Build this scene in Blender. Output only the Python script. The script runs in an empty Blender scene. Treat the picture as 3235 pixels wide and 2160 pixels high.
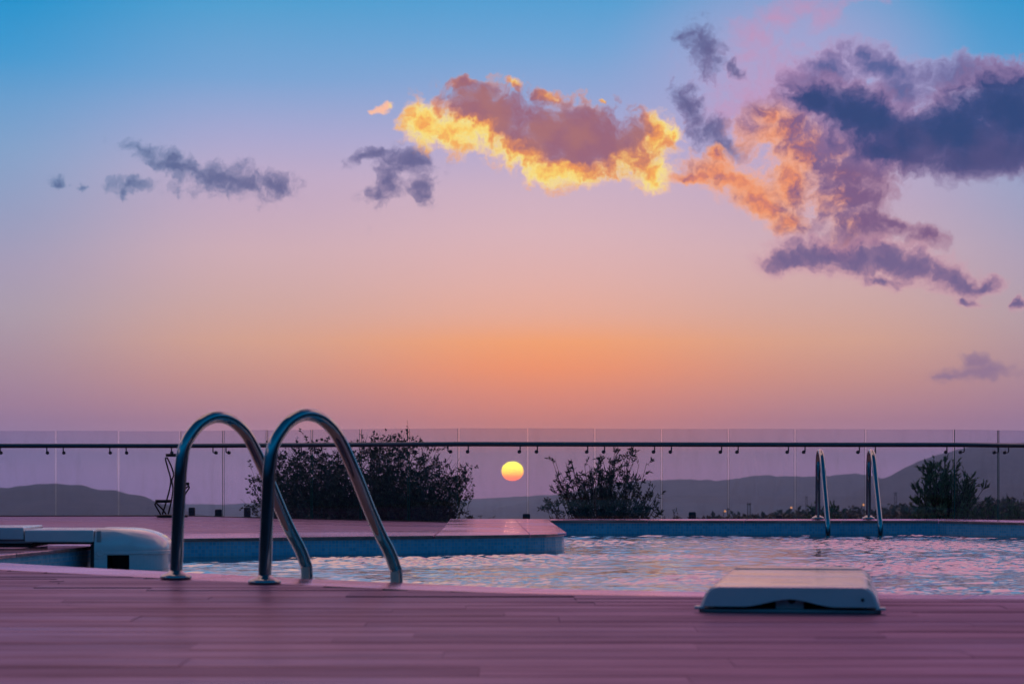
import bpy, bmesh, math, random
import numpy as np
from mathutils import Vector, noise as mnoise

rng = np.random.default_rng(7)
random.seed(7)
scene = bpy.context.scene
COL = scene.collection

# ------------------------------------------------------------------ survey of the photograph
F, CX, HY, HC = 7308.0, 1617.5, 1480.0, 0.565      # focal length (photo px), optical axis, horizon row, eye height (m)
def at(px, py, d):
    """Point at depth d (m) seen at photo position px, py."""
    return Vector(((px - CX) / F * d, d, HC + (HY - py) / F * d))
def on(px, py, z=0.0):
    """Point of the level plane z seen at photo position px, py."""
    d = F * (HC - z) / (py - HY)
    return Vector(((px - CX) / F * d, d, z))
def lin(c):
    r = [v / 255.0 for v in c]
    return tuple(v / 12.92 if v <= .04045 else ((v + .055) / 1.055) ** 2.4 for v in r) + (1.0,)

# ------------------------------------------------------------------ camera
cam_d = bpy.data.cameras.new('camera')
cam = bpy.data.objects.new('camera', cam_d); COL.objects.link(cam)
cam.location = (0, 0, HC); cam.rotation_euler = (math.radians(90), 0, 0)
cam_d.sensor_width = 36.0; cam_d.lens = F / 3235.0 * 36.0
cam_d.shift_y = (HY - 1080.0) / 3235.0
cam_d.clip_start = 0.1; cam_d.clip_end = 60000.0
cam_d.dof.use_dof = True; cam_d.dof.focus_distance = 24.0; cam_d.dof.aperture_fstop = 5.0
scene.camera = cam
vs = scene.view_settings
scene.display_settings.display_device = 'sRGB'
vs.view_transform = 'Standard'; vs.look = 'None'; vs.exposure = 0.0; vs.gamma = 1.0; vs.use_curve_mapping = False
scene.cycles.use_denoising = True
scene.cycles.max_bounces = 10
scene.cycles.transparent_max_bounces = 24
scene.cycles.sample_clamp_indirect = 4.0
scene.cycles.volume_bounces = 2

# ------------------------------------------------------------------ node helpers
class NT:
    def __init__(s, tree): s.t = tree; s.n = tree.nodes; s.l = tree.links
    def new(s, typ, **kw):
        n = s.n.new(typ)
        for k, v in kw.items(): setattr(n, k, v)
        return n
    def put(s, sock, v):
        if v is None: return
        if isinstance(v, bpy.types.NodeSocket): s.l.new(v, sock)
        else: sock.default_value = v
    def m(s, op, a, b=None, c=None, clamp=False):
        n = s.new('ShaderNodeMath', operation=op); n.use_clamp = clamp
        for i, v in enumerate((a, b, c)): s.put(n.inputs[i], v)
        return n.outputs[0]
    def v(s, op, a, b=None):
        n = s.new('ShaderNodeVectorMath', operation=op)
        s.put(n.inputs[0], a)
        if b is not None: s.put(n.inputs[1], b)
        return n.outputs['Value'] if op in ('LENGTH', 'DOT_PRODUCT') else n.outputs[0]
    def xyz(s, x, y, z=0.0):
        n = s.new('ShaderNodeCombineXYZ')
        for i, v in enumerate((x, y, z)): s.put(n.inputs[i], v)
        return n.outputs[0]
    def sep(s, v):
        n = s.new('ShaderNodeSeparateXYZ'); s.put(n.inputs[0], v); return n.outputs
    def step(s, x, a, b, lo=0.0, hi=1.0, kind='SMOOTHSTEP'):
        n = s.new('ShaderNodeMapRange', interpolation_type=kind); n.clamp = True
        s.put(n.inputs['Value'], x)
        for k, v in (('From Min', a), ('From Max', b), ('To Min', lo), ('To Max', hi)): s.put(n.inputs[k], v)
        return n.outputs[0]
    def mix(s, f, a, b, blend='MIX'):
        n = s.new('ShaderNodeMix', data_type='RGBA', blend_type=blend)
        s.put(n.inputs[0], f); s.put(n.inputs[6], a); s.put(n.inputs[7], b)
        return n.outputs[2]
    def ramp(s, f, stops, interp='LINEAR', raw=False):
        n = s.new('ShaderNodeValToRGB'); cr = n.color_ramp; cr.interpolation = interp
        while len(cr.elements) < len(stops): cr.elements.new(0.5)
        for e, (p, c) in zip(cr.elements, sorted(stops, key=lambda q: q[0])):
            e.position = min(max(p, 0), 1); e.color = c if raw else lin(c)
        s.put(n.inputs[0], f)
        return n.outputs[0]
    def noise(s, vec, scale, detail=4, rough=.55, dims='3D', dist=0.0):
        n = s.new('ShaderNodeTexNoise', noise_dimensions=dims)
        s.put(n.inputs['Vector'], vec); s.put(n.inputs['Scale'], scale)
        n.inputs['Detail'].default_value = detail; n.inputs['Roughness'].default_value = rough
        n.inputs['Distortion'].default_value = dist
        return n.outputs

# ------------------------------------------------------------------ world: dusk sky and clouds
def el_of(py): return math.degrees(math.atan((HY - py) / F))
def ang(px, py):
    az = math.atan((px - CX) / F)
    return math.degrees(az), math.degrees(math.atan((HY - py) / F * math.cos(az)))
DPP = math.degrees(1 / F)
world = bpy.data.worlds.new('World'); scene.world = world; world.use_nodes = True
W = NT(world.node_tree); W.n.clear()
tc = W.new('ShaderNodeTexCoord')
dirv = W.v('NORMALIZE', tc.outputs['Generated'])
dx, dy, dz = W.sep(dirv)
AZ = W.m('MULTIPLY', W.m('ARCTAN2', dx, dy), 57.29578)
EL = W.m('MULTIPLY', W.m('ARCSINE', dz), 57.29578)
def tpos(e): return math.sqrt(max(0.0, (e + 6) / 96))
T = W.m('SQRT', W.m('MAXIMUM', W.m('DIVIDE', W.m('ADD', EL, 6.0), 96.0), 0.0))
HIGH = [(16, (60, 140, 196)), (24, (46, 116, 174)), (38, (20, 80, 130)), (60, (4, 46, 82)), (90, (2, 40, 74))]
LOW_GAIN = .07
def column(pts, high, low):
    boost = lambda y: 1 + LOW_GAIN * min(1, max(0, (y - 700) / 600))
    st = [(tpos(el_of(y)), tuple(v * boost(y) for v in c)) for y, c in pts] + [(tpos(e), c) for e, c in high] + [(tpos(e), c) for e, c in low]
    return W.ramp(T, st)
colC = column([(0, (84, 160, 212)), (150, (112, 166, 216)), (300, (148, 168, 214)), (450, (182, 172, 210)), (600, (210, 180, 198)),
               (740, (222, 182, 188)), (900, (228, 176, 166)), (1000, (232, 170, 146)), (1080, (243, 160, 106)), (1160, (240, 146, 98)),
               (1250, (222, 134, 108)), (1330, (206, 124, 112)), (1410, (206, 130, 128)), (1480, (214, 138, 160)), (1560, (214, 138, 176))],
              HIGH, [(-3, (190, 128, 160)), (-6, (140, 100, 130))])
colM = column([(0, (76, 160, 210)), (250, (122, 166, 214)), (420, (168, 170, 211)), (560, (194, 173, 202)), (640, (198, 172, 196)),
               (800, (210, 175, 182)), (950, (208, 168, 162)), (1080, (212, 160, 138)), (1200, (198, 141, 130)), (1330, (174, 122, 138)),
               (1410, (184, 132, 158)), (1480, (208, 148, 186)), (1560, (206, 148, 196))],
              HIGH, [(-3, (180, 130, 176)), (-6, (120, 95, 130))])
colL = column([(0, (14, 146, 205)), (200, (62, 154, 210)), (350, (106, 160, 208)), (500, (132, 164, 204)), (700, (152, 160, 194)),
               (850, (166, 156, 182)), (1000, (170, 154, 168)), (1150, (166, 138, 152)), (1280, (158, 122, 146)), (1340, (150, 116, 148)),
               (1410, (160, 126, 164)), (1480, (188, 142, 190)), (1560, (188, 144, 200))],
              HIGH, [(-3, (165, 130, 176)), (-6, (110, 92, 130))])
colB = W.ramp(T, [(tpos(e), c) for e, c in [(-6, (2, 4, 8)), (0, (3, 6, 12)), (6, (3, 12, 24)), (14, (3, 62, 104)),
                                            (28, (6, 114, 168)), (50, (2, 78, 126)), (90, (2, 44, 80))]])
S1 = W.m('ABSOLUTE', W.m('SUBTRACT', AZ, 0.8))
sky = W.mix(W.step(S1, 0.0, 8.2, kind='SMOOTHSTEP'), colC, colM)
sky = W.mix(W.step(S1, 7.0, 14.0), sky, colL)
sky = W.mix(W.step(W.m('ABSOLUTE', AZ), 15.0, 72.0), sky, colB)
# unseen rosy cloud added above the view to light water and deck pink
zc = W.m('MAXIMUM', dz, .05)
vp = W.xyz(W.m('DIVIDE', dx, zc), W.m('MULTIPLY', W.m('DIVIDE', dy, zc), .8), 0.0)      # a level sheet for the added cloud
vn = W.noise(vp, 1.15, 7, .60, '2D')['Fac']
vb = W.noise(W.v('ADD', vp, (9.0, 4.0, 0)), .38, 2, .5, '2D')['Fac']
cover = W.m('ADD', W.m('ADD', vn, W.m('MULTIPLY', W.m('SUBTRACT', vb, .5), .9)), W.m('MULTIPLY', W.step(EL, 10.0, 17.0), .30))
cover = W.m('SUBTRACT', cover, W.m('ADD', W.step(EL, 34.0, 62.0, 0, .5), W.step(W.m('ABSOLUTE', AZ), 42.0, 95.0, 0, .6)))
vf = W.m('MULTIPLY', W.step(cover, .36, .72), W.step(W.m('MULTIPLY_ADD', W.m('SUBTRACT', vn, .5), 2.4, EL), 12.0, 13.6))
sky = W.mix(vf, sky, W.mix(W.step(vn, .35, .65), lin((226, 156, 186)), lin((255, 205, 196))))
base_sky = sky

# cloud fields: unions of soft ellipses (photo px: cx, cy, rx, ry, clockwise turn), broken up by noise
P0 = W.xyz(AZ, EL, 1.0)
wn = W.noise(P0, 0.8, 5, .6, '2D')
wn2 = W.noise(W.v('ADD', P0, (31.0, 17.0, 0)), 4.0, 5, .66, '2D')
def spread(n, a, b):
    sc_ = W.new('ShaderNodeSeparateColor'); W.put(sc_.inputs[0], n['Color'])
    return W.xyz(W.m('MULTIPLY', W.m('SUBTRACT', sc_.outputs[0], .5), a), W.m('MULTIPLY', W.m('SUBTRACT', sc_.outputs[1], .5), b))
P = W.v('ADD', W.v('ADD', P0, spread(wn, 1.0, .7)), spread(wn2, .22, .20))
fn = W.noise(W.v('ADD', P, (7.0, 3.0, 0)), 1.9, 8, .68, '2D')['Fac']
FN = W.m('SUBTRACT', fn, .5)
bn = W.noise(W.v('ADD', P0, (3.0, 53.0, 0)), 1.05, 3, .5, '2D')['Fac']
BN = W.m('SUBTRACT', bn, .5)
def field(ells, k=1.0, sm=.18):
    out = None
    for e in ells:
        cx, cy, rx, ry = e[:4]; rot = e[4] if len(e) > 4 else 0
        a, l = ang(cx, cy)
        th = -math.radians(rot); c_, s_ = math.cos(th), math.sin(th); rx *= DPP * k; ry *= DPP * k
        u = W.v('DOT_PRODUCT', P, (c_ / rx, s_ / rx, -(c_ * a + s_ * l) / rx))
        v = W.v('DOT_PRODUCT', P, (-s_ / ry, c_ / ry, (s_ * a - c_ * l) / ry))
        d = W.m('SQRT', W.m('MULTIPLY_ADD', u, u, W.m('MULTIPLY', v, v)))
        out = d if out is None else W.m('SMOOTH_MIN', out, d, sm)
    return W.m('SUBTRACT', 1.0, out)
def rough(f, a_fine, a_big=0.0):
    f = W.m('MULTIPLY_ADD', FN, a_fine, f)
    return W.m('MULTIPLY_ADD', BN, a_big, f) if a_big else f

def thick(g, off, k, amax=1.0):
    """Opacity of a cloud of depth g (soft, translucent rim)."""
    d_ = W.m('MAXIMUM', W.m('ADD', g, off), 0.0)
    return W.m('MULTIPLY', W.m('SUBTRACT', 1.0, W.m('EXPONENT', W.m('MULTIPLY', W.m('POWER', d_, 1.6), -k))), amax)
VEIL = [(2367, 115, 62, 46, -20), (2450, 55, 55, 40), (2545, 15, 52, 30), (2600, 42, 44, 40), (2379, 180, 28, 45), (2303, 350, 90, 56), (2420, 280, 150, 110), (2740, 2, 60, 10)]
WISP = [(600, 540, 150, 26, 22), (744, 572, 150, 40, 6), (860, 582, 66, 36, 10), (500, 508, 42, 22), (406, 585, 62, 20, -6), (385, 600, 24, 22), (551, 492, 40, 14, 10),
        (1240, 556, 46, 84, 32), (1300, 506, 60, 36, 10), (1180, 482, 58, 14, -20), (1330, 596, 34, 48, -30), (1185, 613, 40, 26), (162, 572, 18, 14), (241, 592, 18, 9),
        (2226, 165, 44, 62, -12), (2172, 122, 26, 18), (2262, 210, 30, 18), (2182, 340, 28, 60, -30), (2245, 421, 50, 40, 20), (2300, 455, 50, 26, 20), (2330, 225, 40, 12, 30)]
LOWP = [(3090, 1176, 92, 24), (3086, 1142, 34, 28), (3020, 1180, 50, 14)]
GOLD = [(1340, 393, 62, 66), (1434, 412, 100, 54), (1528, 375, 164, 104), (1668, 468, 140, 84, 25), (1785, 539, 145, 50), (1809, 431, 210, 104, 15), (1949, 478, 164, 92), (2066, 431, 54, 78),
        (2066, 545, 56, 60), (2127, 426, 36, 22), (1452, 268, 44, 17), (1617, 264, 36, 17, 25), (1729, 297, 36, 19), (1907, 332, 14, 6), (1218, 342, 26, 20), (1190, 352, 20, 10)]
CORE = [(1520, 322, 130, 60, 15), (1668, 356, 170, 76, 15), (1809, 416, 205, 92, 12), (1832, 478, 130, 44), (1930, 412, 105, 80), (1425, 302, 40, 15), (1640, 408, 100, 32, 12)]
COLM = [(2277, 494, 28, 28), (2309, 561, 112, 50, 15), (2194, 563, 62, 17), (2418, 638, 85, 46, 30), (2494, 695, 52, 40), (2500, 574, 60, 96), (2481, 408, 100, 72), (2545, 485, 95, 80),
        (2673, 542, 132, 80), (2680, 625, 116, 84), (2724, 714, 92, 72), (2832, 700, 85, 22, 25), (2920, 750, 44, 30), (2430, 360, 50, 30), (2610, 455, 130, 70, 15), (2760, 480, 110, 55), (2690, 760, 70, 46)]
BAR = [(2500, 826, 78, 32), (2600, 806, 110, 40, 6), (2720, 818, 130, 42), (2842, 826, 150, 38, 14), (3004, 886, 74, 34, 20), (3106, 899, 42, 18), (3060, 952, 34, 12), (2800, 890, 60, 20), (3227, 956, 12, 16)]
PUFF = [(2787, 212, 150, 46, 20), (2851, 300, 125, 52), (2609, 222, 90, 46), (3055, 240, 140, 48), (3195, 225, 90, 42), (2735, 172, 42, 24), (2560, 262, 80, 50)]
BANK = [(2991, 425, 330, 98), (3200, 360, 200, 130), (2736, 365, 210, 72, 20), (2577, 322, 92, 46, 20), (3119, 494, 220, 58), (2832, 478, 150, 40, 8), (3400, 440, 240, 110)]

def clouds_between(x0, x1):
    """Paint over the clear sky every cloud that reaches the bearings of photo columns x0..x1."""
    pick = lambda L: [e for e in L if e[0] + max(e[2:4]) * 1.7 + 70 > x0 and e[0] - max(e[2:4]) * 1.7 - 70 < x1]
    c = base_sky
    if pick(VEIL):      # rosy veils high on the right
        a_, l_ = ang(2480, 230)
        au = W.v('LENGTH', W.xyz(W.m('DIVIDE', W.m('SUBTRACT', AZ, a_), 5.2), W.m('DIVIDE', W.m('SUBTRACT', EL, l_), 3.6)))
        c = W.mix(W.step(au, 1.0, .15, 0, .62), c, lin((188, 166, 208)))
        g = rough(field(pick(VEIL), 1.35), 2.6, .8)
        c = W.mix(thick(g, .42, .7, .62), c, lin((214, 138, 172)))
    if pick(WISP):      # dusky torn wisps
        g = rough(field(pick(WISP), 1.30), 2.9, .4)
        wc = W.mix(W.step(AZ, -10.5, -3.0), lin((78, 112, 156)), lin((96, 94, 142)))
        wc = W.mix(W.step(g, .2, 1.0), wc, W.mix(.5, wc, lin((80, 84, 132))))
        c = W.mix(thick(g, .30, 2.0, .92), c, wc)
    if pick(LOWP):
        g = rough(field(pick(LOWP), 1.2), 1.4, .2)
        c = W.mix(thick(g, .3, 1.9, .85), c, lin((140, 112, 148)))
    if pick(GOLD):      # golden puff and the big gilded cloud
        g = rough(field(pick(GOLD), 1.06), 1.85, .1)
        al = thick(g, .26, 5.5)
        gold = W.ramp(W.step(g, -.02, 1.0, kind='LINEAR'), [(0, (248, 196, 170)), (.14, (254, 214, 150)), (.34, (255, 230, 130)), (.6, (255, 212, 104)), (.9, (250, 172, 88))])
        gold = W.mix(W.m('MULTIPLY', W.step(fn, .50, .66), .8), gold, lin((248, 164, 86)))
        if pick(CORE):
            core = rough(field(pick(CORE), 1.07), 1.3)
            gold = W.mix(W.step(W.m('MULTIPLY_ADD', FN, .5, core), -.52, .06), gold, lin((236, 146, 88)))
            mauve = W.mix(W.step(bn, .35, .65), lin((156, 102, 122)), lin((170, 112, 116)))
            gold = W.mix(W.step(core, -.22, .34), gold, mauve)
        gold = W.mix(W.step(AZ, -2.95, -3.1), gold, lin((255, 192, 162)))
        c = W.mix(al, c, gold)
    if pick(COLM):      # torn orange and mauve column to the right
        g = rough(field(pick(COLM), 1.28), 1.9, .5)
        al = thick(g, .34, 3.4, .97)
        oc = W.ramp(W.step(g, 0, .9, kind='LINEAR'), [(0, (246, 176, 152)), (.3, (252, 168, 112)), (.7, (244, 148, 94)), (1, (222, 130, 104))])
        toM = W.m('ADD', W.m('ADD', W.m('ADD', W.step(AZ, 5.4, 9.2), W.step(EL, 7.2, 9.4, 0, .45)), W.m('MULTIPLY', FN, 1.7)), W.m('MULTIPLY', BN, 1.4))
        oc = W.mix(W.step(toM, .05, .85), oc, W.mix(W.step(g, .1, .8), lin((168, 124, 150)), lin((122, 88, 130))))
        c = W.mix(al, c, oc)
    if pick(BAR):       # long low bar
        g = rough(field(pick(BAR), 1.42), 1.6, .3)
        bc = W.ramp(W.step(g, 0, .8, kind='LINEAR'), [(0, (210, 158, 172)), (.3, (178, 130, 156)), (.65, (126, 100, 142)), (1, (108, 92, 138))])
        c = W.mix(thick(g, .3, 3.8, .95), c, bc)
    if pick(PUFF):      # paler billows on the slate bank
        g = rough(field(pick(PUFF), 1.16), 1.6, .3)
        pc = W.ramp(W.step(g, 0, .9, kind='LINEAR'), [(0, (186, 148, 188)), (.35, (140, 114, 162)), (.75, (98, 96, 150)), (1, (76, 88, 144))])
        c = W.mix(thick(g, .34, 2.4, .94), c, pc)
    if pick(BANK):      # heavy slate bank
        g = rough(field(pick(BANK), 1.16), 1.1, .2)
        sc = W.ramp(W.step(g, 0, .75, kind='LINEAR'), [(0, (150, 118, 160)), (.3, (98, 88, 138)), (.6, (52, 70, 124)), (1, (40, 66, 118))])
        sc = W.mix(W.step(W.m('MULTIPLY_ADD', BN, 2.0, EL), 8.4, 7.2), sc, W.mix(.55, sc, lin((92, 80, 128))))
        c = W.mix(thick(g, .28, 6.5, .985), c, sc)
    b_ = W.new('ShaderNodeBackground'); W.put(b_.inputs[0], c)
    return b_.outputs[0]
def pick_shader(f, a, b_):
    n = W.new('ShaderNodeMixShader'); W.put(n.inputs[0], f); W.l.new(a, n.inputs[1]); W.l.new(b_, n.inputs[2]); return n.outputs[0]
# the setting sun, flattened by the air
sa, se = ang(1619, 1487.6)
sd = W.v('LENGTH', W.xyz(W.m('DIVIDE', W.m('SUBTRACT', AZ, sa), .268), W.m('DIVIDE', W.m('SUBTRACT', EL, se), .236)))
sun_col = W.ramp(W.step(EL, se - .236, se + .236, kind='LINEAR'), [(0, (235, 84, 20)), (.22, (255, 112, 0)), (.45, (255, 182, 0)), (.75, (255, 226, 20)), (1, (255, 236, 50))])
SUN_GAIN = 7.0
sun_col = W.mix(1.0, sun_col, (SUN_GAIN,) * 3 + (1,), 'MULTIPLY')
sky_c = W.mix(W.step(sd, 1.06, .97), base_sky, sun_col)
bgA = W.new('ShaderNodeBackground'); W.put(bgA.inputs[0], sky_c)
cl = pick_shader(W.m('GREATER_THAN', AZ, ang(1158, 900)[0]), clouds_between(-600, 1158), pick_shader(W.m('GREATER_THAN', AZ, ang(2244, 900)[0]), clouds_between(1158, 2244), clouds_between(2244, 4000)))
inside = W.m('MULTIPLY', W.m('LESS_THAN', W.m('ABSOLUTE', AZ), 17.0), W.m('LESS_THAN', W.m('ABSOLUTE', W.m('SUBTRACT', EL, 7.1)), 5.6))
world_out = pick_shader(inside, bgA.outputs[0], cl)
world.cycles.sampling_method = 'MANUAL'; world.cycles.sample_map_resolution = 1024
wo = W.new('ShaderNodeOutputWorld'); W.l.new(world_out, wo.inputs['Surface'])

# low red sun
sl = bpy.data.lights.new('sun', 'SUN'); sl.energy = 0.01; sl.angle = math.radians(0.5); sl.color = (1.0, .52, .22)
so = bpy.data.objects.new('sun', sl); COL.objects.link(so)
so.location = (0, 60, 20)
so.rotation_euler = Vector((0, -1, -math.tan(math.radians(.05)))).to_track_quat('-Z', 'Y').to_euler()

# ------------------------------------------------------------------ materials
def material(name, color, rough_=.5, metal=0.0, spec=.5, **kw):
    m = bpy.data.materials.new(name); m.use_nodes = True
    t = NT(m.node_tree); b = m.node_tree.nodes['Principled BSDF']
    b.inputs['Base Color'].default_value = (*color, 1); b.inputs['Roughness'].default_value = rough_
    b.inputs['Metallic'].default_value = metal; b.inputs['Specular IOR Level'].default_value = spec
    for k, v in kw.items(): b.inputs[k].default_value = v
    return m, t, b
def bump(t, b, h, strength, dist):
    n = t.new('ShaderNodeBump'); n.inputs['Strength'].default_value = strength; n.inputs['Distance'].default_value = dist
    t.put(n.inputs['Height'], h); t.l.new(n.outputs[0], b.inputs['Normal'])

MAT = {}
# wood-look deck plank (grain along X, each plank its own tone)
def plank_mat(name, tone, gloss, graze, rows=False):
    m, t, b = material(name, tone, gloss, spec=.9)
    geo = t.new('ShaderNodeNewGeometry'); oi = t.new('ShaderNodeObjectInfo')
    pos = geo.outputs['Position']
    off = t.v('SCALE', t.xyz(oi.outputs['Random'], oi.outputs['Random'], oi.outputs['Random'])); off.node.inputs['Scale'].default_value = 37.0
    p = t.v('ADD', t.v('MULTIPLY', pos, (1.1, 13.0, 1.0)), off)
    grain = t.noise(p, 1.6, 6, .62)['Fac']
    blotch = t.noise(t.v('MULTIPLY', pos, (.55, 1.6, 1)), .9, 4, .6)['Fac']
    c1 = tuple(v * .66 for v in tone) + (1,); c2 = tuple(min(1, v * 1.4) for v in tone) + (1,)
    c = t.mix(t.step(grain, .3, .72), c1, c2)
    c = t.mix(t.step(oi.outputs['Random'], 0, 1, -.0, .55), c, (tone[0] * .55, tone[1] * .6, tone[2] * .72, 1))
    if rows:
        y = t.sep(pos)[1]
        fr = t.m('FRACT', t.m('DIVIDE', y, .205))
        gap = t.m('LESS_THAN', fr, .06)
        c = t.mix(t.m('MULTIPLY', gap, .85), c, (.02, .018, .022, 1))
        wn_ = t.new('ShaderNodeTexWhiteNoise', noise_dimensions='1D'); t.put(wn_.inputs['W'], t.m('FLOOR', t.m('DIVIDE', y, .205)))
        c = t.mix(t.m('MULTIPLY', wn_.outputs['Value'], .4), c, (tone[0] * .5, tone[1] * .5, tone[2] * .6, 1))
    df = t.new('ShaderNodeBsdfDiffuse'); t.put(df.inputs[0], c)
    gl = t.new('ShaderNodeBsdfGlossy'); t.put(gl.inputs['Roughness'], t.m('ADD', t.m('MULTIPLY', t.step(blotch, .32, .68), .14), gloss - .07))
    gl.inputs[0].default_value = (.96, .70, 1.0, 1)
    cosi = t.m('ABSOLUTE', t.v('DOT_PRODUCT', geo.outputs['Incoming'], geo.outputs['Normal']))
    sheen = t.m('MULTIPLY_ADD', t.m('POWER', t.m('SUBTRACT', 1.0, cosi, clamp=True), 3.0), graze, .03)
    sheen = t.m('MULTIPLY', sheen, t.step(grain, .25, .75, .75, 1.25, 'LINEAR'))
    sheen = t.m('MULTIPLY', sheen, t.step(oi.outputs['Random'], 0, 1, 1.16, .82, 'LINEAR'))
    sheen = t.m('MULTIPLY', sheen, t.step(blotch, .34, .66, 1.12, .84, 'LINEAR'))
    mx_ = t.new('ShaderNodeMixShader'); t.put(mx_.inputs[0], sheen); t.l.new(df.outputs[0], mx_.inputs[1]); t.l.new(gl.outputs[0], mx_.inputs[2])
    bn_ = t.new('ShaderNodeBump'); bn_.inputs['Strength'].default_value = .25; bn_.inputs['Distance'].default_value = .003
    t.put(bn_.inputs['Height'], t.m('ADD', grain, t.m('MULTIPLY', blotch, .6)))
    t.l.new(bn_.outputs[0], df.inputs['Normal']); t.l.new(bn_.outputs[0], gl.inputs['Normal'])
    t.l.new(mx_.outputs[0], t.n['Material Output'].inputs[0]); t.n.remove(b)
    return m
MAT['plank'] = plank_mat('deck plank', (.135, .08, .11), .34, .275)
MAT['far_plank'] = plank_mat('far deck plank', (.20, .11, .15), .30, .36, rows=True)
MAT['coping'] = plank_mat('coping stone', (.40, .25, .20), .17, .85)
m, t, b = material('grout', (.05, .035, .04), .8); MAT['grout'] = m
bump(t, b, t.noise(t.new('ShaderNodeNewGeometry').outputs['Position'], 90, 3)['Fac'], .3, .003)

def tile_mat():
    m, t, b = material('blue mosaic tile', (.16, .5, .66), .22)
    uv = t.new('ShaderNodeUVMap'); br = t.new('ShaderNodeTexBrick')
    br.offset = 0.0
    t.l.new(uv.outputs[0], br.inputs['Vector'])
    br.inputs['Scale'].default_value = 1.0; br.inputs['Brick Width'].default_value = .03; br.inputs['Row Height'].default_value = .03
    br.inputs['Mortar Size'].default_value = .0026; br.inputs['Mortar Smooth'].default_value = .2; br.inputs['Bias'].default_value = 0.0
    br.inputs['Color1'].default_value = (.10, .46, .66, 1); br.inputs['Color2'].default_value = (.22, .62, .80, 1); br.inputs['Mortar'].default_value = (.36, .55, .62, 1)
    n = t.noise(uv.outputs[0], 2.5, 4)['Fac']
    t.put(b.inputs['Base Color'], t.mix(t.step(n, .35, .7, 0, .35), br.outputs['Color'], (.06, .36, .54, 1)))
    zz = t.sep(t.new('ShaderNodeNewGeometry').outputs['Position'])[2]
    scum = t.m('MULTIPLY', t.step(t.m('MULTIPLY_ADD', n, .05, zz), -.145, -.105, 1.0, 0.0), t.step(zz, -.2, -.165))
    t.put(b.inputs['Base Color'], t.mix(t.m('MULTIPLY', scum, .6), b.inputs['Base Color'].links[0].from_socket, (.30, .40, .42, 1)))
    bump(t, b, t.m('SUBTRACT', 1.0, br.outputs['Fac']), .4, .002)
    return m
MAT['tile'] = tile_mat()

def water_mat():
    m = bpy.data.materials.new('pool water'); m.use_nodes = True
    t = NT(m.node_tree); t.n.clear()
    pos = t.new('ShaderNodeNewGeometry').outputs['Position']
    n1 = t.noise(t.v('MULTIPLY', pos, (1.0, 1.3, 1.0)), 22.0, 3, .55)['Fac']
    n2 = t.noise(pos, .55, 2, .5)['Fac']
    bp = t.new('ShaderNodeBump'); bp.inputs['Strength'].default_value = .20; bp.inputs['Distance'].default_value = .006
    t.put(bp.inputs['Height'], t.m('MULTIPLY', n1, t.step(n2, .36, .66, .2, 1.0)))
    cosi = t.m('ABSOLUTE', t.v('DOT_PRODUCT', t.new('ShaderNodeNewGeometry').outputs['Incoming'], bp.outputs[0]))
    fr = t.m('MULTIPLY_ADD', t.m('POWER', t.m('SUBTRACT', 1.0, cosi, clamp=True), WATER_P), .95, .05)
    gl = t.new('ShaderNodeBsdfGlossy'); gl.inputs['Roughness'].default_value = .01; t.l.new(bp.outputs[0], gl.inputs['Normal'])
    rf = t.new('ShaderNodeBsdfRefraction'); rf.inputs['IOR'].default_value = 1.333; rf.inputs['Roughness'].default_value = .0
    rf.inputs[0].default_value = (.75, .95, 1, 1); t.l.new(bp.outputs[0], rf.inputs['Normal'])
    mx_ = t.new('ShaderNodeMixShader'); t.l.new(fr, mx_.inputs[0]); t.l.new(rf.outputs[0], mx_.inputs[1]); t.l.new(gl.outputs[0], mx_.inputs[2])
    t.l.new(mx_.outputs[0], t.new('ShaderNodeOutputMaterial').inputs[0])
    return m
WATER_P = .9
MAT['water'] = water_mat()

def glass_mat():
    m = bpy.data.materials.new('tinted glass'); m.use_nodes = True
    t = NT(m.node_tree); t.n.clear()
    pos = t.new('ShaderNodeNewGeometry').outputs['Position']
    grime = t.noise(t.v('MULTIPLY', pos, (3.0, 3.0, .9)), 2.2, 6, .65)['Fac']
    tr = t.new('ShaderNodeBsdfTransparent')
    t.put(tr.inputs[0], (.90, .92, .965, 1))
    gl = t.new('ShaderNodeBsdfGlossy'); gl.inputs['Roughness'].default_value = .015
    df = t.new('ShaderNodeBsdfDiffuse'); df.inputs[0].default_value = (.55, .56, .58, 1)
    geo = t.new('ShaderNodeNewGeometry')
    cosi = t.m('ABSOLUTE', t.v('DOT_PRODUCT', geo.outputs['Incoming'], geo.outputs['Normal']))
    fr = t.m('MULTIPLY_ADD', t.m('POWER', t.m('SUBTRACT', 1.0, cosi, clamp=True), 5.0), .96, .04)
    m1 = t.new('ShaderNodeMixShader'); t.put(m1.inputs[0], fr); t.l.new(tr.outputs[0], m1.inputs[1]); t.l.new(gl.outputs[0], m1.inputs[2])
    m2 = t.new('ShaderNodeMixShader'); t.put(m2.inputs[0], t.step(grime, .44, .8, .003, .045)); t.l.new(m1.outputs[0], m2.inputs[1]); t.l.new(df.outputs[0], m2.inputs[2])
    o = t.new('ShaderNodeOutputMaterial'); t.l.new(m2.outputs[0], o.inputs[0])
    return m
MAT['glass'] = glass_mat()
MAT['glass_edge'] = material('glass edge', (.02, .16, .15), .12)[0]

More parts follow.
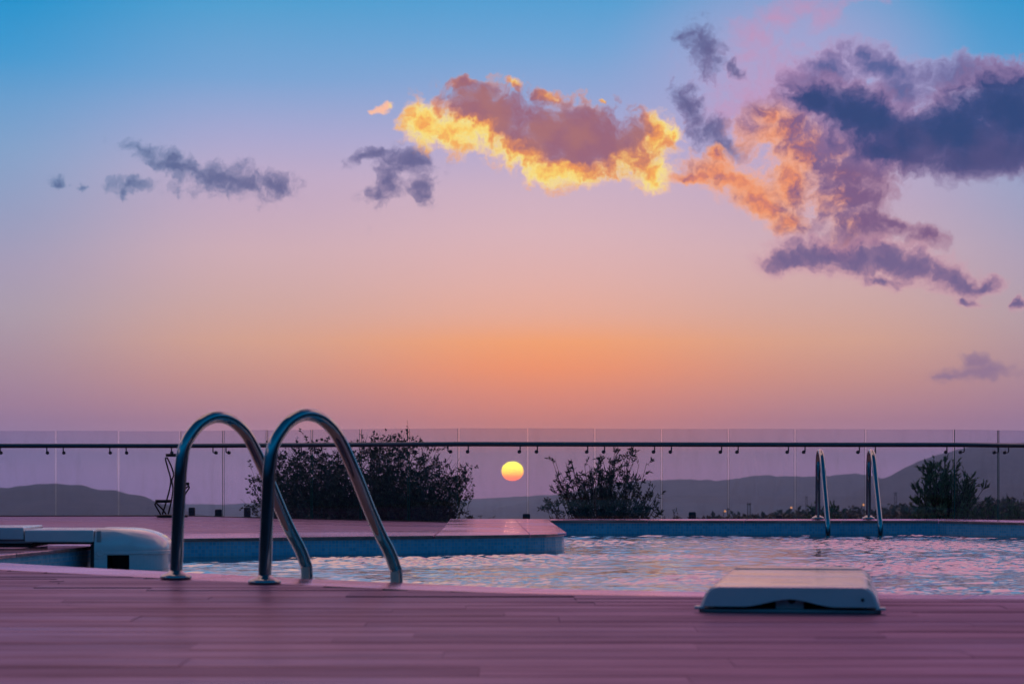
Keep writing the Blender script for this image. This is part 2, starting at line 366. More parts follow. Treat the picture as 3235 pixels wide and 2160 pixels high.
def metal(name, col, r):
    m, t, b = material(name, col, r, 1.0)
    pos = t.new('ShaderNodeTexCoord').outputs['Object']
    n = t.noise(pos, 26, 4, .6)['Fac']
    t.put(b.inputs['Roughness'], t.step(n, .3, .75, r * .75, r * 1.7, 'LINEAR'))
    sp = t.noise(pos, 9, 5, .65)['Fac']
    t.put(b.inputs['Base Color'], t.mix(t.step(sp, .55, .8, 0, .5), (*col, 1), tuple(v * .55 for v in col) + (1,)))
    return m
MAT['steel'] = metal('stainless steel', (.37, .39, .41), .045)
MAT['rail'] = metal('brushed dark handrail', (.13, .16, .18), .34)
MAT['black_iron'] = material('black iron', (.012, .011, .012), .55)[0]
MAT['channel'] = material('dark channel', (.02, .022, .026), .5)[0]

def plastic():
    m, t, b = material('white plastic', (.66, .72, .74), .2, spec=.6)
    pos = t.new('ShaderNodeTexCoord').outputs['Object']
    n = t.noise(t.v('MULTIPLY', pos, (2.0, 9.0, 4.0)), 1.6, 6, .62)['Fac']
    n2 = t.noise(pos, 40, 4, .6)['Fac']
    c = t.mix(t.step(n, .42, .76, 0, .5), (.68, .73, .74, 1), (.46, .47, .47, 1))
    c = t.mix(t.step(n2, .6, .8, 0, .35), c, (.36, .34, .33, 1))
    t.put(b.inputs['Base Color'], c)
    t.put(b.inputs['Roughness'], t.step(n, .32, .68, .05, .34, 'LINEAR'))
    b.inputs['Coat Weight'].default_value = 1.0; t.put(b.inputs['Coat Roughness'], t.step(n, .36, .66, .03, .26, 'LINEAR'))
    return m
MAT['plastic'] = plastic()
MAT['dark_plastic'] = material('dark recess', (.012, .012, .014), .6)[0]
MAT['grey_plastic'] = material('grey housing', (.35, .36, .37), .5)[0]

def foliage_mat(name, a, b_):
    m, t, b = material(name, a, .55)
    oi = t.new('ShaderNodeNewGeometry')
    n = t.noise(oi.outputs['Position'], 3.0, 3)['Fac']
    rnd = oi.outputs['Random Per Island']
    c = t.mix(t.m('ADD', t.m('MULTIPLY', rnd, .6), t.m('MULTIPLY', n, .4)), (*a, 1), (*b_, 1))
    t.put(b.inputs['Base Color'], c)
    return m
MAT['leaf1'] = foliage_mat('small dark leaf', (.03, .06, .03), (.07, .12, .055))
MAT['leaf2'] = foliage_mat('long leaf', (.035, .065, .03), (.075, .12, .055))
MAT['leaf3'] = foliage_mat('olive leaf', (.07, .15, .06), (.15, .26, .10))
MAT['wood_far'] = foliage_mat('far woodland leaf', (.03, .045, .02), (.06, .08, .035))
MAT['bark'] = material('bark', (.045, .032, .026), .85)[0]
def ground_mat(name, a, b_, sc):
    m, t, b = material(name, a, .9)
    pos = t.new('ShaderNodeNewGeometry').outputs['Position']
    n = t.noise(pos, sc, 8, .62)['Fac']
    t.put(b.inputs['Base Color'], t.mix(t.step(n, .35, .65), (*a, 1), (*b_, 1)))
    return m
MAT['ground'] = ground_mat('dry scrub ground', (.07, .06, .035), (.045, .055, .025), .02)
MAT['hill'] = ground_mat('wooded hill', (.012, .018, .016), (.055, .052, .045), .016)
MAT['block'] = material('dark block', (.05, .055, .06), .7)[0]

# ------------------------------------------------------------------ mesh helpers
def tag(o, label=None, cat=None, group=None, kind=None):
    if label: o['label'] = label
    if cat: o['category'] = cat
    if group: o['group'] = group
    if kind: o['kind'] = kind
    return o
def mesh(name, verts, faces, smooth=False):
    me = bpy.data.meshes.new(name); me.from_pydata([tuple(v) for v in verts], [], [tuple(f) for f in faces]); me.update()
    if smooth: me.polygons.foreach_set('use_smooth', [True] * len(me.polygons))
    return me
def obj(name, me, mat=None, parent=None, loc=None):
    o = bpy.data.objects.new(name, me); COL.objects.link(o)
    if mat is not None and not me.materials: me.materials.append(mat)
    if parent is not None: o.parent = parent
    if loc is not None: o.location = loc
    return o
def empty(name, loc=(0, 0, 0), rz=0.0):
    o = bpy.data.objects.new(name, None); COL.objects.link(o); o.location = loc; o.rotation_euler = (0, 0, rz); o.empty_display_size = .1
    return o
class MB:
    def __init__(s): s.v = []; s.f = []
    def add(s, v, f):
        k = len(s.v); s.v += [tuple(p) for p in v]; s.f += [tuple(i + k for i in q) for q in f]; return s
    def box(s, x0, x1, y0, y1, z0, z1):
        return s.add([(x0, y0, z0), (x1, y0, z0), (x1, y1, z0), (x0, y1, z0), (x0, y0, z1), (x1, y0, z1), (x1, y1, z1), (x0, y1, z1)],
                     [(0, 3, 2, 1), (4, 5, 6, 7), (0, 1, 5, 4), (1, 2, 6, 5), (2, 3, 7, 6), (3, 0, 4, 7)])
    def prism(s, poly, z0, z1):
        n = len(poly)
        return s.add([(p[0], p[1], z0) for p in poly] + [(p[0], p[1], z1) for p in poly],
                     [tuple(range(n))[::-1], tuple(range(n, 2 * n))] + [(i, (i + 1) % n, n + (i + 1) % n, n + i) for i in range(n)])
    def tube(s, pts, r, seg=8, cap=True):
        pts = [Vector(p) for p in pts]; n = len(pts)
        rs = r if isinstance(r, (list, tuple)) else [r] * n
        T_ = [(pts[min(i + 1, n - 1)] - pts[max(i - 1, 0)]).normalized() for i in range(n)]
        up = Vector((0, 0, 1)) if abs(T_[0].z) < .9 else Vector((1, 0, 0))
        a = T_[0].cross(up).normalized(); vs_ = []
        for i in range(n):
            a = (a - T_[i] * a.dot(T_[i])).normalized(); b_ = T_[i].cross(a)
            for k in range(seg):
                th = 2 * math.pi * k / seg
                vs_.append(pts[i] + (a * math.cos(th) + b_ * math.sin(th)) * rs[i])
        fs = [(i * seg + k, i * seg + (k + 1) % seg, (i + 1) * seg + (k + 1) % seg, (i + 1) * seg + k) for i in range(n - 1) for k in range(seg)]
        if cap: fs += [tuple(range(seg))[::-1], tuple((n - 1) * seg + k for k in range(seg))]
        return s.add(vs_, fs)
    def lathe(s, prof, c=(0, 0, 0), seg=24):
        n = len(prof); vs_ = [(c[0] + r * math.cos(2 * math.pi * k / seg), c[1] + r * math.sin(2 * math.pi * k / seg), c[2] + z) for r, z in prof for k in range(seg)]
        fs = [(i * seg + k, i * seg + (k + 1) % seg, (i + 1) * seg + (k + 1) % seg, (i + 1) * seg + k) for i in range(n - 1) for k in range(seg)]
        return s.add(vs_, fs + [tuple(range(seg))[::-1], tuple((n - 1) * seg + k for k in range(seg))])
    def loft(s, secs, close=True, caps=True):
        n = len(secs[0]); vs_ = [p for sec in secs for p in sec]
        fs = [(i * n + k, i * n + (k + 1) % n, (i + 1) * n + (k + 1) % n, (i + 1) * n + k) for i in range(len(secs) - 1) for k in range(n if close else n - 1)]
        if caps: fs += [tuple(range(n))[::-1], tuple((len(secs) - 1) * n + k for k in range(n))]
        return s.add(vs_, fs)
    def build(s, name, mat, parent=None, smooth=False, bevel=0.0, seg=2, loc=None, angle=None):
        me = mesh(name, s.v, s.f, smooth)
        o = obj(name, me, mat, parent, loc)
        if bevel:
            md = o.modifiers.new('bevel', 'BEVEL'); md.width = bevel; md.segments = seg; md.limit_method = 'ANGLE'; md.angle_limit = math.radians(35)
        if mat is MAT.get('plastic') and smooth:
            o.modifiers.new('weighted', 'WEIGHTED_NORMAL').keep_sharp = True
        if angle:
            bm = bmesh.new(); bm.from_mesh(me)
            for e in bm.edges:
                if len(e.link_faces) == 2 and e.calc_face_angle(0) > math.radians(angle): e.smooth = False
            bm.to_mesh(me); bm.free()
        return o
def copy_tree(o, parent=None):
    c = o.copy(); COL.objects.link(c)
    if parent is not None: c.parent = parent
    for ch in list(o.children): copy_tree(ch, c)
    return c
def smooth_path(pts, n=8):
    """Catmull-Rom through the points."""
    pts = [Vector(p) for p in pts]; out = []
    for i in range(len(pts) - 1):
        p0, p1, p2, p3 = pts[max(i - 1, 0)], pts[i], pts[i + 1], pts[min(i + 2, len(pts) - 1)]
        for k in range(n):
            u = k / n
            out.append(.5 * ((2 * p1) + (p2 - p0) * u + (2 * p0 - 5 * p1 + 4 * p2 - p3) * u * u + (3 * p1 - p0 - 3 * p2 + p3) * u ** 3))
    return out + [pts[-1]]

# ------------------------------------------------------------------ terrain
def ground_z(r):
    if r < 36: return -.42
    if r < 3000: return -.42 - .030 * (r - 36)
    z3 = -.42 - .030 * (3000 - 36)
    return z3 - .0165 * (r - 3000) * .8 - 6
radii = [0, 8, 16, 24, 30, 36, 40, 48, 60, 80, 110, 160, 240, 360, 520, 760, 1100, 1600, 2300, 3000, 4000, 5500, 7500, 10000, 11600]
NA = 120; gv = []; gf = []
for i, r in enumerate(radii):
    for k in range(NA):
        a = 2 * math.pi * k / NA
        x, y = r * math.sin(a), r * math.cos(a)
        h = 0 if r < 40 else mnoise.noise(Vector((x / (r * .2 + 5), y / (r * .2 + 5), 3))) * min(r * .0035, 8)
        gv.append((x, y, ground_z(r) + h))
gf = [(i * NA + k, i * NA + (k + 1) % NA, (i + 1) * NA + (k + 1) % NA, (i + 1) * NA + k) for i in range(len(radii) - 1) for k in range(NA)]
def in_poly(x, y, poly):
    c = False; j = len(poly) - 1
    for i in range(len(poly)):
        xi, yi = poly[i][:2]; xj, yj = poly[j][:2]
        if (yi > y) != (yj > y) and x < (xj - xi) * (y - yi) / (yj - yi) + xi: c = not c
        j = i
    return c

# ------------------------------------------------------------------ pool outline (plan, metres; pool-side lip of the coping)
near = [(-3.52, 14.44)] + [tuple(on(x, y)[:2]) for x, y in [(0, 1776), (360, 1796), (700, 1813), (973, 1826), (1269, 1840), (1500, 1850), (1700, 1857.5), (1914, 1863), (2200, 1867.5), (2500, 1872), (2777, 1875), (3235, 1878)]] + [(4.2, 10.30), (7.2, 10.2)]
right_side = [(7.4, 14.0), (7.2, 21.6)]
far_right = [(5.39, 24.33), (4.66, 25.3), (.41, 25.3)]
spit = [(.486, 20.62), (.462, 20.42), (.40, 20.22), (.30, 20.05), (.16, 19.9), (.0, 19.81), (-.25, 19.70), (-.58, 19.57)]
far_left = [(-1.07, 19.40), (-1.78, 19.12), (-2.37, 18.87), (-2.83, 18.70), (-2.98, 18.45)]
left_side = [(-3.07, 16.85), (-3.35, 15.15)]
POOL = near + right_side + far_right + spit + far_left + left_side
ZW = -.155; COPE_T = .026

def inset(poly, d):
    """Offset a counter-clockwise polygon outwards by d."""
    n = len(poly); out = []
    for i in range(n):
        p0, p1, p2 = Vector(poly[i - 1]), Vector(poly[i]), Vector(poly[(i + 1) % n])
        a = (p1 - p0).normalized(); b_ = (p2 - p1).normalized()
        na, nb = Vector((a.y, -a.x)), Vector((b_.y, -b_.x))
        m_ = (na + nb); m_ = m_ / max(m_.length_squared, .3) * 2
        out.append(tuple(p1 + m_ * d))
    return out
WALL = inset(POOL, .022)
# basin: walls with mosaic, floor
bm = bmesh.new(); uvl = bm.loops.layers.uv.new('UVMap')
run = 0.0
for i in range(len(WALL)):
    a, b_ = WALL[i], WALL[(i + 1) % len(WALL)]
    L = math.dist(a, b_)
    q = [bm.verts.new((a[0], a[1], -1.5)), bm.verts.new((b_[0], b_[1], -1.5)), bm.verts.new((b_[0], b_[1], -COPE_T - .001)), bm.verts.new((a[0], a[1], -COPE_T - .001))]
    f = bm.faces.new(q[::-1])
    for lp in f.loops:
        co = lp.vert.co; u = run + (L if (co.x, co.y) == (Vector((b_[0], b_[1], 0)).x, Vector((b_[0], b_[1], 0)).y) else 0)
        lp[uvl].uv = (u, co.z)
    run += L
f = bm.faces.new([bm.verts.new((p[0], p[1], -1.5)) for p in WALL])
for lp in f.loops: lp[uvl].uv = (lp.vert.co.x, lp.vert.co.y)
me = bpy.data.meshes.new('pool_basin'); bm.to_mesh(me); bm.free()
tag(obj('pool_basin', me, MAT['tile']), 'light blue mosaic tiled walls of the swimming pool', None, None, 'structure')

# ground sheet with the pool left open
keep = [q for q in gf]
gm = mesh('ground', gv, keep)
gr = obj('ground', gm, MAT['ground']); tag(gr, kind='structure')
bm = bmesh.new(); bm.from_mesh(gm)
bm.verts.ensure_lookup_table()
dele = [f_ for f_ in bm.faces if f_.calc_center_median().xy.length < 30.5]
bmesh.ops.delete(bm, geom=dele, context='FACES'); bm.to_mesh(gm); bm.free()

# water
wx = np.arange(-3.7, 7.5, .018); wy = np.arange(10.0, 25.5, .022)
GX, GY = np.meshgrid(wx, wy)
H = np.zeros_like(GX)
def waves(n, l0, l1, slope, spread, main):
    h = np.zeros_like(GX)
    for _ in range(n):
        lam = l0 * (l1 / l0) ** rng.random(); th = main + rng.normal() * spread; k = 2 * math.pi / lam
        h += slope / k / math.sqrt(n) * 1.41 * np.sin(k * (GX * math.cos(th) + GY * math.sin(th)) + rng.random() * 6.28)
    return h
mask = waves(14, 1.6, 5.0, 1.0, 1.6, 1.3); mask = mask / mask.std()
mask = 1 / (1 + np.exp(-2.2 * (mask - .55)))
W_BIG, W_MID, W_SMALL = .012, .046, .132
H = waves(30, .7, 2.2, W_BIG, .8, 1.35) + waves(40, .25, .7, W_MID, .8, 1.5) + waves(80, .06, .20, W_SMALL, .7, 1.45) * (.26 + 1.05 * mask)
Z = ZW + H
inside_m = np.zeros(GX.shape, bool)
poly = np.array(inset(POOL, .02)); j = len(poly) - 1
for i in range(len(poly)):
    xi, yi = poly[i]; xj, yj = poly[j]
    c = ((yi > GY) != (yj > GY)) & (GX < (xj - xi) * (GY - yi) / (yj - yi + 1e-12) + xi)
    inside_m ^= c; j = i
ny, nx = GX.shape
fm = inside_m[:-1, :-1] | inside_m[1:, 1:] | inside_m[:-1, 1:] | inside_m[1:, :-1]
idx = np.arange(ny * nx).reshape(ny, nx)
quads = np.stack([idx[:-1, :-1][fm], idx[:-1, 1:][fm], idx[1:, 1:][fm], idx[1:, :-1][fm]], 1)
used = np.unique(quads); remap = np.full(ny * nx, -1); remap[used] = np.arange(len(used))
wv = np.stack([GX.ravel(), GY.ravel(), Z.ravel()], 1)[used]
wm = mesh('pool_water', wv.tolist(), remap[quads].tolist(), False)
tag(obj('pool_water', wm, MAT['water']), 'rippled pool water mirroring the pink sunset sky', None, None, 'structure')

# ------------------------------------------------------------------ coping
cope = empty('pool_coping', (0, 10, 0)); tag(cope, 'pale brown stone coping round the swimming pool', None, None, 'structure')
def resample(pts, step_):
    pts = [Vector(p) for p in pts]; ds = [0]
    for i in range(len(pts) - 1): ds.append(ds[-1] + (pts[i + 1] - pts[i]).length)
    n = max(1, round(ds[-1] / step_)); out = []
    for k in range(n + 1):
        s_ = ds[-1] * k / n; i = max(j_ for j_ in range(len(ds)) if ds[j_] <= s_ + 1e-9); i = min(i, len(pts) - 2)
        out.append(pts[i] + (pts[i + 1] - pts[i]) * ((s_ - ds[i]) / max(ds[i + 1] - ds[i], 1e-9)))
    return out
def strip_stones(line, back, step_, z=0.0, sub=4):
    """Stones between a lip polyline and a back polyline (both resampled alike)."""
    L = math.fsum((Vector(line[i + 1]) - Vector(line[i])).length for i in range(len(line) - 1))
    n = max(1, round(L / step_))
    A = resample(line, L / (n * sub)); LB = math.fsum((Vector(back[i + 1]) - Vector(back[i])).length for i in range(len(back) - 1))
    B = resample(back, LB / (n * sub))
    for k in range(n):
        a = [A[i].copy() for i in range(k * sub, k * sub + sub + 1)]; b_ = [B[i].copy() for i in range(k * sub, k * sub + sub + 1)]
        g_ = .0025
        for s_, e_, w in ((a, b_, 1),):
            ta = (a[1] - a[0]).normalized() * g_; tb = (a[-1] - a[-2]).normalized() * g_
            a[0] += ta; a[-1] -= tb; b_[0] += (b_[1] - b_[0]).normalized() * g_; b_[-1] -= (b_[-1] - b_[-2]).normalized() * g_
        dz_ = random.uniform(-.0012, .0012)
        mb = MB().prism([tuple(p) for p in a] + [tuple(p) for p in b_[::-1]], z - COPE_T + dz_, z + dz_)
        mb.build('coping_stone', MAT['coping'], cope, bevel=.006, seg=2).matrix_parent_inverse = cope.matrix_world.inverted() if False else cope.matrix_world.inverted()
    return
bpy.context.view_layer.update()
def offset_line(line, d):
    out = []
    for i in range(len(line)):
        a = Vector(line[max(i - 1, 0)]); c = Vector(line[min(i + 1, len(line) - 1)])
        t_ = (c - a).normalized(); w = d(i / (len(line) - 1)) if callable(d) else d
        out.append(tuple(Vector(line[i]) + Vector((t_.y, -t_.x)) * w))
    return out
near_back = offset_line(near, lambda u: .52 - .18 * u)
strip_stones(near, near_back, 1.05)
lp_ = [left_side[1], left_side[0], (-3.02, 17.6), far_left[4]]            # left lip, going away
left_line = [near[0], left_side[1], left_side[0], far_left[4]]
strip_stones(left_line, [(p[0] - .36, p[1] + (.1 if i else -.1)) for i, p in enumerate(left_line)], 1.0)
fl = [far_left[4], far_left[3], far_left[2], far_left[1], far_left[0], (-.66, 19.545)]
strip_stones(fl, [(-3.35, 19.95), (-2.83, 20.15), (-2.37, 20.3), (-1.78, 20.6), (-1.07, 20.9), (-.66, 21.2)], 1.15)
# broad spit of pavers running back to the glass
def stone(poly):
    d_ = random.uniform(-.001, .001)
    o = MB().prism(poly, -COPE_T + d_, d_).build('coping_stone', MAT['coping'], cope, bevel=.006, seg=2); o.matrix_parent_inverse = cope.matrix_world.inverted()
stone([(-.655, 19.555), (-.58, 19.57), (-.25, 19.70), (.0, 19.81), (.155, 19.898), (.10, 22.4), (-.655, 22.4)])
stone([(.16, 19.9), (.30, 20.05), (.40, 20.22), (.462, 20.42), (.486, 20.62), (.458, 22.4), (.105, 22.4)])
stone([(-.66, 22.405), (.10, 22.405), (.03, 26.1), (-.70, 26.1)])
stone([(.105, 22.405), (.458, 22.405), (.41, 25.3), (.41, 26.1), (.035, 26.1)])
strip_stones([(.415, 25.3), (4.66, 25.3), (5.39, 24.33), (7.2, 21.6)][0:2], [(.415, 26.1), (4.9, 26.1)], 1.2)
strip_stones([(4.665, 25.295), (5.39, 24.33), (7.2, 21.6)], [(4.905, 26.1), (6.1, 24.8), (7.9, 22.0)], 1.2)
for ch in cope.children:
    if ch.matrix_parent_inverse.is_identity: ch.matrix_parent_inverse = cope.matrix_world.inverted()

# ------------------------------------------------------------------ deck
# far deck: a drained sheet a few centimetres lower than the coping
def zdeck(x): return -.055 + .035 * min(1, max(0, (-.6 - x) / 3.6))
fence_px = [(-170, 28.5), (-16, 28.5), (128, 28.55), (272, 28.6), (413, 28.65), (512, 28.3), (612, 27.96), (715, 27.6), (827, 27.24), (937, 26.9), (1052, 26.6),
            (1210, 26.72), (1364, 26.85), (1517, 26.97), (1670, 27.1), (1823, 27.22), (1985, 27.35), (2187, 27.4), (2289, 27.95), (2391, 28.5), (2490, 29.0)]
FEN = [((x * 1.37777 - CX) / F * d, d) for x, d in fence_px]
fv = []; ff = []
xs = np.linspace(-9.0, -.62, 20)
def fence_y(x):
    for i in range(len(FEN) - 1):
        if FEN[i][0] <= x <= FEN[i + 1][0]:
            return FEN[i][1] + (FEN[i + 1][1] - FEN[i][1]) * (x - FEN[i][0]) / (FEN[i + 1][0] - FEN[i][0])
    return 28.5
front = [(-9.0, 16.0), (-3.45, 17.0), (-3.30, 19.8), (-.62, 21.0)]
def front_y(x):
    return 19.9 if x > -3.4 else (14.0 if x < -3.7 else 14.0 + (x + 3.7) / .3 * 5.9)
for x in xs:
    y0, y1 = front_y(x), fence_y(x) + .4
    for k in range(9): fv.append((x, y0 + (y1 - y0) * k / 8, zdeck(x) if x > -3.4 else -.022))
ff = [(i * 9 + k, (i + 1) * 9 + k, (i + 1) * 9 + k + 1, i * 9 + k + 1) for i in range(len(xs) - 1) for k in range(8)]
tag(obj('far_deck', mesh('far_deck', fv, ff), MAT['far_plank']), kind='structure')
# strip behind the far coping on the right
xs = np.linspace(-.62, 8.5, 16); fv = []
for x in xs:
    y1 = fence_y(x) + .4; y0 = 25.9 if x < 4.9 else max(22.0, 25.9 - (x - 4.9) * 1.25)
    for k in range(3): fv.append((x, y0 + (y1 - y0) * k / 2, -.06))
ff = [(i * 3 + k, (i + 1) * 3 + k, (i + 1) * 3 + k + 1, i * 3 + k + 1) for i in range(len(xs) - 1) for k in range(2)]
tag(obj('side_deck', mesh('side_deck', fv, ff), MAT['far_plank']), kind='structure')

# near deck: planks of wood-look tile on a dark bed, cut along the coping
nb = sorted(near_back, key=lambda p: p[0])
def g_in(x):
    if x <= nb[0][0]: return nb[0][1] + (nb[0][0] - x) * .2
    for i in range(len(nb) - 1):
        if nb[i][0] <= x <= nb[i + 1][0]:
            return nb[i][1] + (nb[i + 1][1] - nb[i][1]) * (x - nb[i][0]) / max(nb[i + 1][0] - nb[i][0], 1e-6)
    return nb[-1][1]
xs = np.concatenate([np.linspace(-9, -4.2, 4), np.linspace(-3.9, 3, 50), np.linspace(3.4, 9, 6)])
fv = []
for x in xs: fv += [(x, -9.0, -.014), (x, 4.2, -.014), (x, g_in(x) + .03, -.014)]
ff = [(i * 3 + k, (i + 1) * 3 + k, (i + 1) * 3 + k + 1, i * 3 + k + 1) for i in range(len(xs) - 1) for k in range(2)]
deck = obj('pool_deck', mesh('pool_deck', fv, ff), MAT['grout']); tag(deck, 'wood-look plank deck in front of the pool', None, None, 'structure')
GAP = .006
marks = [2.1, 2.6, 3.1, 3.6, 4.1, 4.6, 5.1, 5.72, 6.34, 6.95, 7.53, 8.06, 8.6, 8.92, 9.39, 9.85, 10.27, 10.6, 11.0, 11.44, 11.9, 12.3, 12.75, 13.2, 13.6, 14.0, 14.5, 15.0]
seams = [v_ for a_, b_ in zip(marks, marks[1:]) for v_ in ((a_, (a_ + b_) / 2) if b_ - a_ > .36 else (a_,))] + [marks[-1]]
for row in range(len(seams) - 1):
    y = seams[row]; PW = seams[row + 1] - y; GAP = (.013, .006)[row % 2]
    half = .2215 * (y + PW) + 2.4
    x = -half - random.uniform(0, 1.2)
    while x < half:
        L = random.choice([1.6, 1.6, 2.2])
        x0, x1 = x + .0006, x + L - .0006; y0, y1 = y + GAP / 2, y + PW - GAP / 2
        sx = np.linspace(x0, x1, 9); top = [min(y1, g_in(q) - .014) for q in sx]
        if max(top) > y0 + .01:
            cut = min(top) < y1 - 1e-4
            dz_ = random.uniform(-.0013, .0013)
            if cut:
                pl = [(q, max(tt, y0 + .0005)) for q, tt in zip(sx, top)]
                good = [(q, tt) for q, tt in pl if tt > y0 + .002]
                if len(good) < 2: x += L; continue
                poly_ = [(good[0][0], y0), (good[-1][0], y0)] + good[::-1]
            else:
                poly_ = [(x0, y0), (x1, y0), (x1, y1), (x0, y1)]
            if cut:
                MB().prism(poly_, -.012 + dz_, dz_).build('plank', MAT['plank'], deck)
            else:                                   # slightly crowned, eased long edges, laid a touch out of level
                tl = random.uniform(-.0035, .0035); prof = [(0, -.012), (0, -.0065), (.012, -.003), (.05, -.0008), (PW / 2, 0), (PW - GAP - .05, -.0008), (PW - GAP - .012, -.003), (PW - GAP, -.0065), (PW - GAP, -.012)]
                sec = lambda xx: [(xx, y0 + v_, dz_ + w_ + tl * (v_ - PW / 2)) for v_, w_ in prof]
                MB().loft([sec(x0), sec(x1)]).build('plank', MAT['plank'], deck)
        x += L

# ------------------------------------------------------------------ glass fence
fence = empty('glass_fence', (0, 27, -.06)); tag(fence, 'long frameless glass fence with dark round handrail behind the pool', 'fence')
bpy.context.view_layer.update(); FI = fence.matrix_world.inverted()
def fpart(o): o.matrix_parent_inverse = FI; return o
GT = HC + .466; RZ = HC + .282
nrm = []
for i in range(len(FEN) - 1):
    a, b_ = Vector(FEN[i]), Vector(FEN[i + 1]); t_ = (b_ - a).normalized(); n_ = Vector((t_.y, -t_.x)); nrm.append(n_)
    zb = zdeck((a.x + b_.x) / 2) if a.x < -.6 else -.06
    a2, b2 = a + t_ * .0115, b_ - t_ * .0115; h_ = n_ * .006
    p = [a2 + h_, b2 + h_, b2 - h_, a2 - h_]
    mb = MB().prism([tuple(q) for q in p], zb + .012, GT + random.uniform(-.003, .003))
    me = mesh('glass_panel', mb.v, mb.f); me.materials.append(MAT['glass']); me.materials.append(MAT['glass_edge'])
    for pl in me.polygons:
        if abs(pl.normal.z) > .5 or abs(pl.normal.xy.dot(t_)) > .7: pl.material_index = 1
    fpart(obj('glass_panel', me, None, fence))
    # floor channel
    q = [a - t_ * .0 + n_ * .022, b_ + n_ * .022, b_ - n_ * .022, a - n_ * .022]
    fpart(MB().prism([tuple(v) for v in q], zb - .02, zb + .010).build('floor_channel', MAT['channel'], fence))
rail = []
for i, p in enumerate(FEN):
    n_ = (nrm[max(i - 1, 0)] + nrm[min(i, len(nrm) - 1)]).normalized()
    rail.append(Vector((*(Vector(p) + n_ * .075), RZ)))
fpart(MB().tube(rail, .0275, 14).build('handrail', MAT['rail'], fence, smooth=True))
bracket_me = None
for i in range(len(FEN) - 1):
    a, b_ = Vector(FEN[i]), Vector(FEN[i + 1]); t_ = (b_ - a).normalized(); n_ = nrm[i]
    for s_ in (.10, (b_ - a).length - .10):
        c = a + t_ * s_
        if bracket_me is None:
            bracket_me = MB().tube(smooth_path([(0, -.075, -.02), (0, -.075, -.07), (0, -.068, -.082), (0, -.055, -.086), (0, -.008, -.086)], 4), .0075, 8).build('tmp', MAT['rail'])
            bm_ = bracket_me.data; bpy.data.objects.remove(bracket_me); bracket_me = bm_; bracket_me.polygons.foreach_set('use_smooth', [True] * len(bracket_me.polygons))
            mb = MB(); mb.tube([(0, -.026, -.086), (0, -.0065, -.086)], .0215, 14); disc_me = mesh('rosette', mb.v, mb.f); disc_me.materials.append(MAT['rail'])
        br = obj('bracket', bracket_me, None, fence, (c.x, c.y, RZ)); br.rotation_euler = (0, 0, math.atan2(t_.y, t_.x)); br.matrix_parent_inverse = FI
        obj('rosette', disc_me, None, br)

# ------------------------------------------------------------------ pool ladders
def ladder(name, label, bases, nvec, path, r, spread_axis):
    c = (Vector(bases[0]) + Vector(bases[1])) / 2
    root = empty(name, (c.x, c.y, 0)); tag(root, label, 'pool ladder', 'steel pool ladders')
    bpy.context.view_layer.update(); inv = root.matrix_world.inverted()
    n_ = Vector((nvec[0], nvec[1], 0)).normalized()
    ends = []
    for bx in bases:
        pts = [Vector((bx[0], bx[1], 0)) + n_ * t_ + Vector((0, 0, z)) for t_, z in path]
        o = MB().tube(smooth_path(pts, 6), r, 20).build('handrail', MAT['steel'], root, smooth=True); o.matrix_parent_inverse = inv
        o = MB().lathe([(r * 2.4, .002), (r * 2.5, .006), (r * 2.5, .015), (r * 2.3, .023), (r * 1.75, .031), (r * 1.25, .038), (r * 1.02, .046)], (bx[0], bx[1], 0), 28).build('flange', MAT['steel'], root, smooth=True, angle=50); o.matrix_parent_inverse = inv
        ends.append(pts[-1])
    for k in range(3):
        z = ZW - .25 - k * .27
        a, b_ = ends[0].copy(), ends[1].copy(); a.z = b_.z = z
        t_ = (b_ - a).normalized(); w = n_ * .04
        sec = lambda p: [p - w - Vector((0, 0, .012)), p + w - Vector((0, 0, .012)), p + w + Vector((0, 0, .012)), p - w + Vector((0, 0, .012))]
        o = MB().loft([sec(a), sec(b_)]).build('tread', MAT['steel'], root); o.matrix_parent_inverse = inv
    return root
b0, b1 = on(555.6, 1829), on(835.7, 1844.5)
ev = (b1 - b0).normalized(); nv = Vector((-ev.y, ev.x, 0))
def back(px, py, base):
    u = (px - CX) / F; t_ = (u * base.y - base.x) / (nv.x - u * nv.y); d = base.y + nv.y * t_
    return (t_, HC + (HY - py) / F * d)
pts_px = [(343, 1400), (357, 1040), (372, 700), (386, 480), (418, 310), (508, 165), (600, 95), (690, 75), (790, 103), (893, 195), (962, 310), (1072, 560), (1180, 830), (1268, 1030), (1335, 1160), (1378, 1275), (1398, 1395)]
path = [back(700 + x * .39545, 1280 + y * .39545, b1) for x, y in pts_px]
path[0] = (path[0][0], 0.0)
path += [(path[-1][0] + .006, -.4), (path[-1][0] + .006, -1.05)]
LADDER_PATH = path
ladder('pool_ladder', 'large steel pool ladder with two hooped rails at the near pool edge', [(b0.x, b0.y), (b1.x, b1.y)], nv, path, .0325, None)
path2 = [(0, 0), (.0, .3), (.004, .54), (.03, .66), (.10, .74), (.20, .757), (.30, .735), (.40, .655), (.56, .42), (.72, .20), (.82, .06), (.87, -.02), (.895, -.12), (.90, -.4), (.90, -1.0)]
bb0, bb1 = Vector(((2584 - CX) / F * 25.85, 25.85, 0)), Vector(((2744 - CX) / F * 25.85, 25.85, 0))
ladder('pool_ladder', 'small distant steel pool ladder at the far pool edge by the right shrubs', [(bb0.x, bb0.y), (bb1.x, bb1.y)], (-.012, -1), path2, .029, None)

